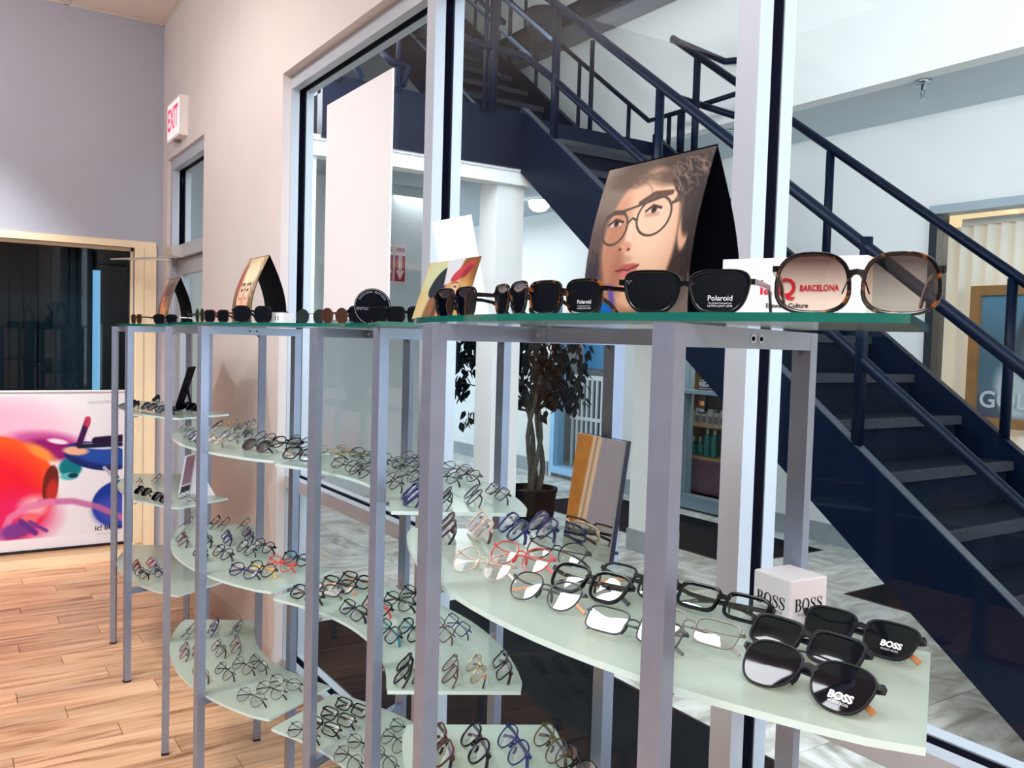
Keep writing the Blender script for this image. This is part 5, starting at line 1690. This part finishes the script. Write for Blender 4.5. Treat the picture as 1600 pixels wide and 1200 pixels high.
c.line([(.58, .625), (.63, .645), (.69, .632)], .013, (130, 80, 50)); c.ell(.65, .575, .028, .013, (60, 40, 36), .4); c.line([(.72, .60), (.75, .57), (.73, .53)], .010, (170, 140, 100))
c.ell(.70, .375, .035, .02, (200, 80, 80), .4); c.ell(.67, .44, .03, .012, (214, 140, 100), .5)
c.a[:, :, :3] *= .80
M_GIRL = c.material('print of a girl in a red cap', .3)


def quad_sheet(name, bl, br_, tr, tl, mats, parent, thick=.002):
    bl, br_, tr, tl = map(Vector, (bl, br_, tr, tl))
    g = [[bl.lerp(br_, i / 3).lerp(tl.lerp(tr, i / 3), j / 3) for i in range(4)] for j in range(4)]
    return sheet(name, g, mats, parent, thick)


def facing_card(px_l, px_r, py_top, u, r, lean, turn_px=0.0):
    pass


# the girl's print: on the hollow second stand's right part, turned to the shop
gx, gy = -1.84, .99
rv = Vector((.5, .86, 0)).normalized() * .060; nv = Vector((-.86, .5, 0))
cp = thing('photo_card', 'square photo card of a girl in a red cap, leaning beside the window mullion', 'display card', (gx, gy, ZTOP))
B0 = Vector((gx, gy, ZTOP))
quad_sheet('print', B0 - rv, B0 + rv, B0 + rv * 1.05 + nv * .03 + Vector((.022, .040, .172)), B0 - rv * .95 + nv * .03 + Vector((.02, .036, .150)), [M_GIRL, M_WHITECARD], cp)
quad_sheet('easel_strut', B0 + nv * .07 - rv * .4, B0 + nv * .07 + rv * .4, B0 + nv * .022 + rv * .4 + Vector((.012, .02, .09)), B0 + nv * .022 - rv * .4 + Vector((.012, .02, .09)), [M_WHITECARD, M_WHITECARD], cp)
wx, wy = -1.93, 1.085
wc = thing('blank_card', 'plain white card standing upright behind the red cap photo', 'display card', (wx, wy, ZTOP))
B1 = Vector((wx, wy, ZTOP)); rv1 = Vector((.5, .86, 0)).normalized() * .044; n1 = Vector((-.86, .5, 0))
quad_sheet('card', B1 - rv1 + Vector((.02, .035, 0)), B1 + rv1 * 1.4 + Vector((.02, .035, 0)), B1 + rv1 + Vector((0, 0, .285)), B1 - rv1 + Vector((-.006, -.01, .262)), [M_WHITECARD, M_WHITECARD], wc, .003)
quad_sheet('support', B1 + n1 * .008 - rv1 * .2, B1 + n1 * .06 - rv1 * .2, B1 + n1 * .008 + rv1 * .1 + Vector((0, 0, .12)), B1 + n1 * .007 + Vector((0, 0, .12)), [M_WHITECARD, M_WHITECARD], wc, .002)

# round black sign
p = on_y(582, 478, .98); dx_, dy_ = p.x, .98
sn = thing('round_sign', 'round black plaque with grey lettering among the sunglasses on the top glass', 'sign', (dx_, dy_, ZTOP), math.radians(56))
ds = MB(); R_ = .050
ring = [(R_ * math.cos(2 * PI * i / 32), R_ * math.sin(2 * PI * i / 32)) for i in range(32)]
ds.add([(x, -.004, z + R_) for x, z in ring] + [(x, .004, z + R_) for x, z in ring], [tuple(range(32)), tuple(range(63, 31, -1))] + [(i, i + 32, (i + 1) % 32 + 32, (i + 1) % 32) for i in range(32)])
put('disc', ds.mesh('disc', M_BLACKCARD), sn)
rm = MB().tube([(x * .95, -.0045, z * .95 + R_) for x, z in ring], .0008, 5, closed=True)
M_GREYTXT = P('grey print', rgb(150, 154, 166), .5)
put('border_ring', rm.mesh('border_ring', M_GREYTXT), sn)
put('base', MB().box((-.03, -.012, -.0), (.03, .012, .004)).mesh('base', M_BLACKCARD), sn)
lettering('ENTOURAGE OF 7', .0112, (0, -.0048, R_ - .006), (1, 0, 0), (0, 0, 1), M_GREYTXT, sn, bold=.0001, squeeze=.92)
arc_txt = 'SUCCESSEURS BOUTIQUES'
for i, ch in enumerate(arc_txt):
    a = math.radians(150 - 120 * i / (len(arc_txt) - 1)); rr = .040
    if ch != ' ': lettering(ch, .0075, (rr * math.cos(a), -.0048, R_ + rr * math.sin(a)), (math.sin(a), 0, -math.cos(a)), (math.cos(a), 0, math.sin(a)), M_GREYTXT, sn)

# white block sign behind the big sunglasses
ls_ = thing('brand_block', 'white block sign with red and black lettering behind the oversized sunglasses', 'sign', (-.735, .925, ZTOP), math.radians(22))
put('block', MB().box((-.1, -.008, 0), (.085, .024, .083)).mesh('block', P('white acrylic', rgb(246, 244, 246), .25, coat=.2)), ls_)
lettering('la', .026, (-.040, -.0088, .044), (1, 0, 0), (0, 0, 1), M_REDTXT, ls_, bold=.0006)
lettering('Q', .033, (-.014, -.0088, .043), (1, 0, 0), (0, 0, 1), M_REDTXT, ls_, bold=.0008)
lettering('BARCELONA', .0105, (.028, -.0088, .043), (1, 0, 0), (0, 0, 1), M_REDTXT, ls_, bold=.0004, squeeze=.80)
lettering('Eyewear Culture', .0080, (-.012, -.0088, .021), (1, 0, 0), (0, 0, 1), M_BLACKTXT, ls_, bold=.0002)
# second white block with a green corner, left of the portrait card
gs = thing('brand_block', 'white block sign with a green corner, left of the large portrait card', 'sign', (-1.19, .93, ZTOP), math.radians(-16))
put('block', MB().box((-.08, -.008, 0), (.075, .018, .066)).mesh('block', P('white acrylic', rgb(246, 244, 246), .25, coat=.2)), gs)
put('green_corner', MB().box((.028, -.0095, .006), (.0765, .0195, .0675)).mesh('green_corner', P('green print', rgb(62, 120, 44), .4)), gs)
# small white carton
wb = thing('price_box', 'small white box right of the angular round sunglasses on the third top glass', 'box', (-2.60, .86, ZTOP), math.radians(20))
put('carton', MB().box((-.045, -.02, 0), (.045, .02, .034)).mesh('carton', M_WHITECARD), wb)
for k in (-1, 1): put('slot', MB().box((.015 + .006 * k, -.0206, .010), (.018 + .006 * k, -.0199, .024)).mesh('slot', M_BLACKTXT), wb)

# tall white panel fixed to the inside of the window
wp = thing('hanging_panel', 'tall blank white panel hung inside the window above the round black sign', 'panel', (-3.2, 1.366, 1.62))
MB().box((-3.534, 1.3625, 1.625), (-2.897, 1.3685, 2.527)).build('board', P('white foam board', rgb(243, 240, 243), .7), wp)
for x in (-3.4, -3.03): MB().box((x - .02, 1.3685, 2.46), (x + .02, 1.3699, 2.50)).build('tape_tab', P('tape', rgb(225, 225, 225), .4), wp)

# mirror on the near upper shelf
mq0 = on_z(878, 853, ZL[0]); mq1 = on_z(949, 882, ZL[0])
mr = thing('table_mirror', 'tall tilted counter mirror with dark edge on the nearest upper shelf', 'mirror', (mq0.x, mq0.y, ZL[0]))
M_MIR = P('mirror silver', rgb(236, 234, 228), .02, 1.0)
hdir = (mq1 - mq0); hdir.z = 0; hl = hdir.length; hdir.normalize()
bk = Vector((-hdir.y, hdir.x, 0))
if bk.y < 0: bk = -bk
upm = (Vector((0, 0, 1)) + bk * .10 + hdir * .05).normalized()
A0 = Vector((mq0.x, mq0.y, ZL[0])); H = .205
A1 = A0 + hdir * hl
th = bk * .012
vs = [A0, A1, A1 + upm * H, A0 + upm * H]
fr_ = MB().add([v + th * .25 for v in vs] + [v + th for v in vs], [(3, 2, 1, 0), (4, 5, 6, 7), (0, 1, 5, 4), (1, 2, 6, 5), (2, 3, 7, 6), (3, 0, 4, 7)])
fr_.build('backing', P('dark mirror edge', rgb(12, 16, 44), .4), mr)
MB().add(vs + [v + th * .24 for v in vs], [(0, 1, 2, 3), (0, 4, 5, 1), (1, 5, 6, 2), (2, 6, 7, 3), (3, 7, 4, 0)]).build('mirror_face', M_MIR, mr)
ft_ = MB().bar(A0 + th * 1.0 + bk * .002 + hdir * hl * .5 + Vector((0, 0, .006)), A0 + hdir * hl * .5 + bk * .055 + Vector((0, 0, .003)), .05, .005)
ft_.build('stand_foot', P('dark mirror edge', rgb(12, 16, 44), .4), mr)

# white cube with black lettering
k0 = on_z(1233, 988, ZL[0]); k1 = on_z(1170, 953, ZL[0])
kd = (k1 - k0); kd.z = 0; side_ = .066
ka = math.atan2(-kd.y, -kd.x) + math.radians(12)
cu = thing('brand_cube', 'frosted white acrylic cube with black lettering behind the dark sunglasses', 'sign', (k0.x, k0.y, ZL[0]), ka)
M_CUBE = P('frosted white acrylic', rgb(236, 232, 236), .4)
M_CUBE.node_tree.nodes['Principled BSDF'].inputs['Subsurface Weight'].default_value = .5
M_CUBE.node_tree.nodes['Principled BSDF'].inputs['Subsurface Radius'].default_value = (.03, .03, .03)
e_ = .0012; s_ = side_
bm = bmesh.new(); bmesh.ops.create_cube(bm, size=s_)
bmesh.ops.bevel(bm, geom=bm.edges[:], offset=.0014, segments=2, affect='EDGES')
bmesh.ops.translate(bm, verts=bm.verts, vec=(-s_ / 2, s_ / 2, s_ / 2))
me_ = bpy.data.meshes.new('block'); bm.to_mesh(me_); bm.free(); me_.materials.append(M_CUBE)
put('block', me_, cu)


def serif_boss(h, bold=1.0):
    """the four letters B O S S with thick and thin strokes and slab serifs, as one flat mesh in x,z"""
    b = MB(); x = 0.0

    def stroke(pts, ws):
        vs = []
        n = len(pts)
        for i, (px, pz) in enumerate(pts):
            ax, az = pts[max(i - 1, 0)]; bx, bz = pts[min(i + 1, n - 1)]
            L = math.hypot(bx - ax, bz - az) or 1; nx, nz = -(bz - az) / L, (bx - ax) / L
            w = ws[i] / 2
            vs += [(x + (px + nx * w) * h, 0, (pz + nz * w) * h), (x + (px - nx * w) * h, 0, (pz - nz * w) * h)]
        b.add(vs, [(2 * i, 2 * i + 1, 2 * i + 3, 2 * i + 2) for i in range(n - 1)])

    def bowl(cx, cz, rx, rz, a0, a1, thick, thin, n=14):
        pts = []; ws = []
        for i in range(n + 1):
            a = a0 + (a1 - a0) * i / n
            pts.append((cx + rx * math.cos(a), cz + rz * math.sin(a))); ws.append(thin + (thick - thin) * abs(math.cos(a)) ** 1.3)
        stroke(pts, ws)
    # B
    stroke([(.17, 0), (.17, 1)], [.17, .17]); stroke([(.0, .025), (.36, .025)], [.05, .05]); stroke([(.0, .975), (.36, .975)], [.05, .05]); stroke([(.2, .52), (.36, .52)], [.05, .05])
    bowl(.34, .755, .22, .225, -PI / 2, PI / 2, .16, .05); bowl(.36, .27, .27, .25, -PI / 2, PI / 2, .17, .05)
    x += .80 * h
    bowl(.38, .5, .32, .475, 0, 2 * PI, .17, .05, 28)
    x += .86 * h
    for k in range(2):
        pts = [(.56, .70), (.53, .86), (.40, .965), (.28, .97), (.15, .90), (.11, .77), (.17, .64), (.33, .53), (.48, .42), (.56, .28), (.52, .12), (.38, .03), (.25, .03), (.12, .12), (.07, .30)]
        stroke(pts, [.05, .06, .05, .05, .10, .13, .14, .17, .17, .14, .11, .05, .05, .06, .05])
        stroke([(.57, .66), (.57, .985)], [.05, .05]); stroke([(.06, .015), (.06, .34)], [.05, .05])
        x += .70 * h
    w = x
    b.v = [(vx - w / 2, vy, vz - h / 2) for vx, vy, vz in b.v]
    b.f = b.f + [f[::-1] for f in b.f]; b.mi = b.mi * 2
    return b.mesh('lettering', M_BLACKTXT)


bm_ = serif_boss(.0165)
put('lettering', bm_, cu, (-s_ * .5, -.0006, s_ * .50))
o_ = put('lettering', bm_, cu, (.0006, s_ * .5, s_ * .50), (0, 0, PI / 2))
lettering('HUGO BOSS', .0052, (-s_ * .5, -.0006, s_ * .50 - .0125), (1, 0, 0), (0, 0, 1), M_BLACKTXT, cu, space=1.5)
lettering('HUGO BOSS', .0052, (.0006, s_ * .5, s_ * .50 - .0125), (0, 1, 0), (0, 0, 1), M_BLACKTXT, cu, space=1.5)

# cards on the farthest stand
f1 = on_z(257, 642, ZL[0])
ec = thing('easel_card', 'black card leaning back among the black sunglasses on the farthest upper shelf', 'display card', (f1.x, f1.y + .06, ZL[0]))
B2 = Vector((f1.x, f1.y + .06, ZL[0]))
e1 = Vector((-.050, .028, 0)); lean = Vector((.012, .060, .205))
quad_sheet('card', B2 - e1, B2 + e1, B2 + e1 + lean, B2 - e1 + lean, [M_BLACKCARD, M_BLACKCARD], ec, .004)
quad_sheet('easel_strut', B2 + Vector((.03, .055, 0)), B2 + Vector((.02, .065, 0)), B2 + lean * .6 + e1 * .3, B2 + lean * .6 - e1 * .3, [M_BLACKCARD, M_BLACKCARD], ec, .003)
f2 = on_z(262, 778, ZL[1])
pc = thing('photo_card', 'small white card with a pinkish print on the farthest middle shelf', 'display card', (f2.x, f2.y + .07, ZL[1]))
B3 = Vector((f2.x, f2.y + .07, ZL[1]))
cvp = Canvas(40, 80, (240, 236, 240)); cvp.poly([(.1, .30), (.9, .30), (.9, .97), (.1, .97)], (150, 110, 124), .03); cvp.poly([(.1, .12), (.9, .12), (.9, .26), (.1, .26)], (30, 30, 44), .03)
e1 = Vector((-.042, .034, 0)); lean = Vector((.016, .028, .195))
quad_sheet('print', B3 - e1, B3 + e1, B3 + e1 + lean, B3 - e1 + lean, [cvp.material('pinkish print', .4), M_WHITECARD], pc, .003)
sd = MB(); a_ = B3 + e1 * .9; sd.add([a_ + Vector((.006, .002, 0)), a_ + Vector((.06, .10, 0)), a_ + lean * .8 + Vector((.004, 0, 0)), a_ + Vector((.006, .006, 0)), a_ + Vector((.062, .104, 0)), a_ + lean * .8 + Vector((.004, .004, 0))], [(0, 1, 2), (5, 4, 3), (0, 3, 4, 1), (1, 4, 5, 2), (2, 5, 3, 0)])
sd.build('easel_strut', M_WHITECARD, pc)

# large poster in front of the dark interior window
W_, H_ = 384, 256
c = Canvas(W_, H_, (242, 240, 246))


def PU(x): return .508 + .492 * x / 197.0


def PV(y): return 1 - (y - 612) / 246.0


RX = .492 / 197.0; RY = 1 / 246.0


def pe(x, y, rx, ry, col, soft=.1, rot=0.0, op=1.0, ring=None):
    # radii in photo pixels; the canvas compensates its aspect itself
    c.ell(PU(x), PV(y), rx * RX, ry * RY, col, soft, rot, op, ring)


pe(0, 660, 60, 40, (246, 176, 206), 1.2, 0, .9); pe(50, 672, 60, 34, (250, 196, 220), 1.2, 0, .8)
pe(66, 694, 62, 20, (206, 92, 160), .5, -.12); pe(80, 702, 44, 16, (150, 26, 110), .5, -.2); pe(86, 690, 16, 4, (252, 232, 244), .5, -.2)
pe(-60, 690, 60, 30, (250, 190, 215), 1.0)
pe(106, 732, 18, 16, (14, 120, 132), .3); pe(104, 746, 14, 6, (90, 190, 190), .4); pe(110, 745, 8, 4, (20, 60, 80), .3)
pe(-16, 762, 100, 84, (255, 92, 40), .04); pe(-26, 778, 92, 76, (240, 30, 52), .5); pe(20, 806, 60, 40, (236, 40, 110), .8, 0, .8); pe(60, 706, 26, 8, (255, 150, 70), .8, -.6)
pe(50, 790, 22, 16, (250, 210, 210), .8, 0, .8)
pe(75, 758, 12, 31, (112, 40, 34), .12, -.12); pe(77, 768, 9, 18, (196, 50, 44), .5, -.12)
pe(150, 716, 56, 22, (26, 40, 110), .06, -.22); pe(158, 714, 50, 16, (40, 80, 170), .4, -.22); pe(114, 706, 20, 7, (240, 180, 150), .4, -.1); pe(150, 700, 30, 5, (214, 220, 240), .4, -.1)
c.line([(PU(119), PV(697)), (PU(132), PV(660))], .018, (60, 20, 70)); c.line([(PU(132), PV(664)), (PU(133), PV(656))], .018, (200, 60, 90))
c.line([(PU(146), PV(691)), (PU(196), PV(688))], .026, (40, 20, 56)); c.line([(PU(135), PV(630)), (PU(180), PV(628))], .005, (214, 210, 220))
c.line([(PU(120), PV(699)), (PU(196), PV(698))], .012, (30, 30, 60))
pe(192, 796, 52, 40, (26, 60, 160), .06); pe(186, 806, 40, 26, (70, 84, 190), .6); c.line([(PU(60), PV(784)), (PU(110), PV(786)), (PU(150), PV(798)), (PU(196), PV(822))], .016, (206, 110, 170), .01, .9)
c.line([(PU(0), PV(840)), (PU(14), PV(806)), (PU(40), PV(790)), (PU(76), PV(785))], .02, (236, 130, 176), .01, .9)
pe(40, 812, 18, 10, (246, 110, 120), .4, .5); pe(24, 826, 26, 12, (130, 60, 150), .5, .2); c.line([(PU(30), PV(812)), (PU(52), PV(832))], .016, (110, 50, 140)); c.line([(PU(44), PV(814)), (PU(69), PV(830))], .008, (120, 60, 150))
c.line([(PU(160), PV(735)), (PU(176), PV(752))], .008, (190, 190, 204)); c.line([(PU(168), PV(733)), (PU(182), PV(752))], .006, (60, 50, 80))
c.poly([(0, 0), (PU(189.5), 0), (PU(189.5), .0), (0, .0)], (242, 240, 246))
c.poly([(PU(190), -1), (1.1, -1), (1.1, 2), (PU(190), 2)], (246, 244, 250), .004)
c.poly([(-1, -.1), (2, -.1), (2, PV(840)), (-1, PV(840))], (246, 244, 250), .008)
c.poly([(-1, PV(618)), (2, PV(618)), (2, 1.2), (-1, 1.2)], (246, 244, 250), .008)
c.a[:, :, :3] *= .95
M_POST = c.material('eyewear poster print', .25)
po = thing('framed_poster', 'large white framed poster of colourful sunglasses low on the left wall', 'poster', (-6.34, .3, .105))
sheet('print', [[(-6.316, -.45 + 1.505 * i / 3, .125 + 1.023 * j / 3) for i in range(4)] for j in range(4)], [M_POST, M_BLACKCARD], po, .010)
MB().box((-6.326, -.46, .108), (-6.306, 1.066, .125)).box((-6.326, 1.055, .108), (-6.306, 1.066, 1.150)).build('frame', P('black poster frame', rgb(12, 14, 30), .4), po)
MB().box((-6.326, -.46, 1.148), (-6.306, 1.055, 1.158)).build('frame_top', P('white poster frame', rgb(240, 240, 246), .4), po)
lettering('ic! berlin', .048, (.0245, .645, .125), (0, 1, 0), (0, 0, 1), M_BLACKTXT, po, bold=.001)
lettering('urban german eyewear', .016, (.0245, .645, .085), (0, 1, 0), (0, 0, 1), P('grey print', rgb(150, 154, 166), .5), po)
q_ = MB().box((-.03, -.03, 0), (.03, .03, .001))
# lettering becomes plain mesh
fonts = [o for o in bpy.data.objects if o.type == 'FONT']
bpy.context.view_layer.update()
dg = bpy.context.evaluated_depsgraph_get()
new = []
for o in fonts:
    me_ = bpy.data.meshes.new_from_object(o.evaluated_get(dg))
    me_.name = 'lettering'
    if not me_.materials: me_.materials.append(o.data.materials[0])
    new.append((o, me_))
for o, me_ in new:
    n_ = bpy.data.objects.new('lettering', me_)
    COL.objects.link(n_)
    n_.parent = o.parent
    n_.matrix_local = o.matrix_local.copy()
    bpy.data.objects.remove(o)
S.cycles.transparent_max_bounces = 40
S.cycles.max_bounces = 10
S.cycles.diffuse_bounces = 4
S.cycles.glossy_bounces = 4
S.cycles.sample_clamp_indirect = 6.0
S.cycles.caustics_reflective = False
S.cycles.caustics_refractive = False
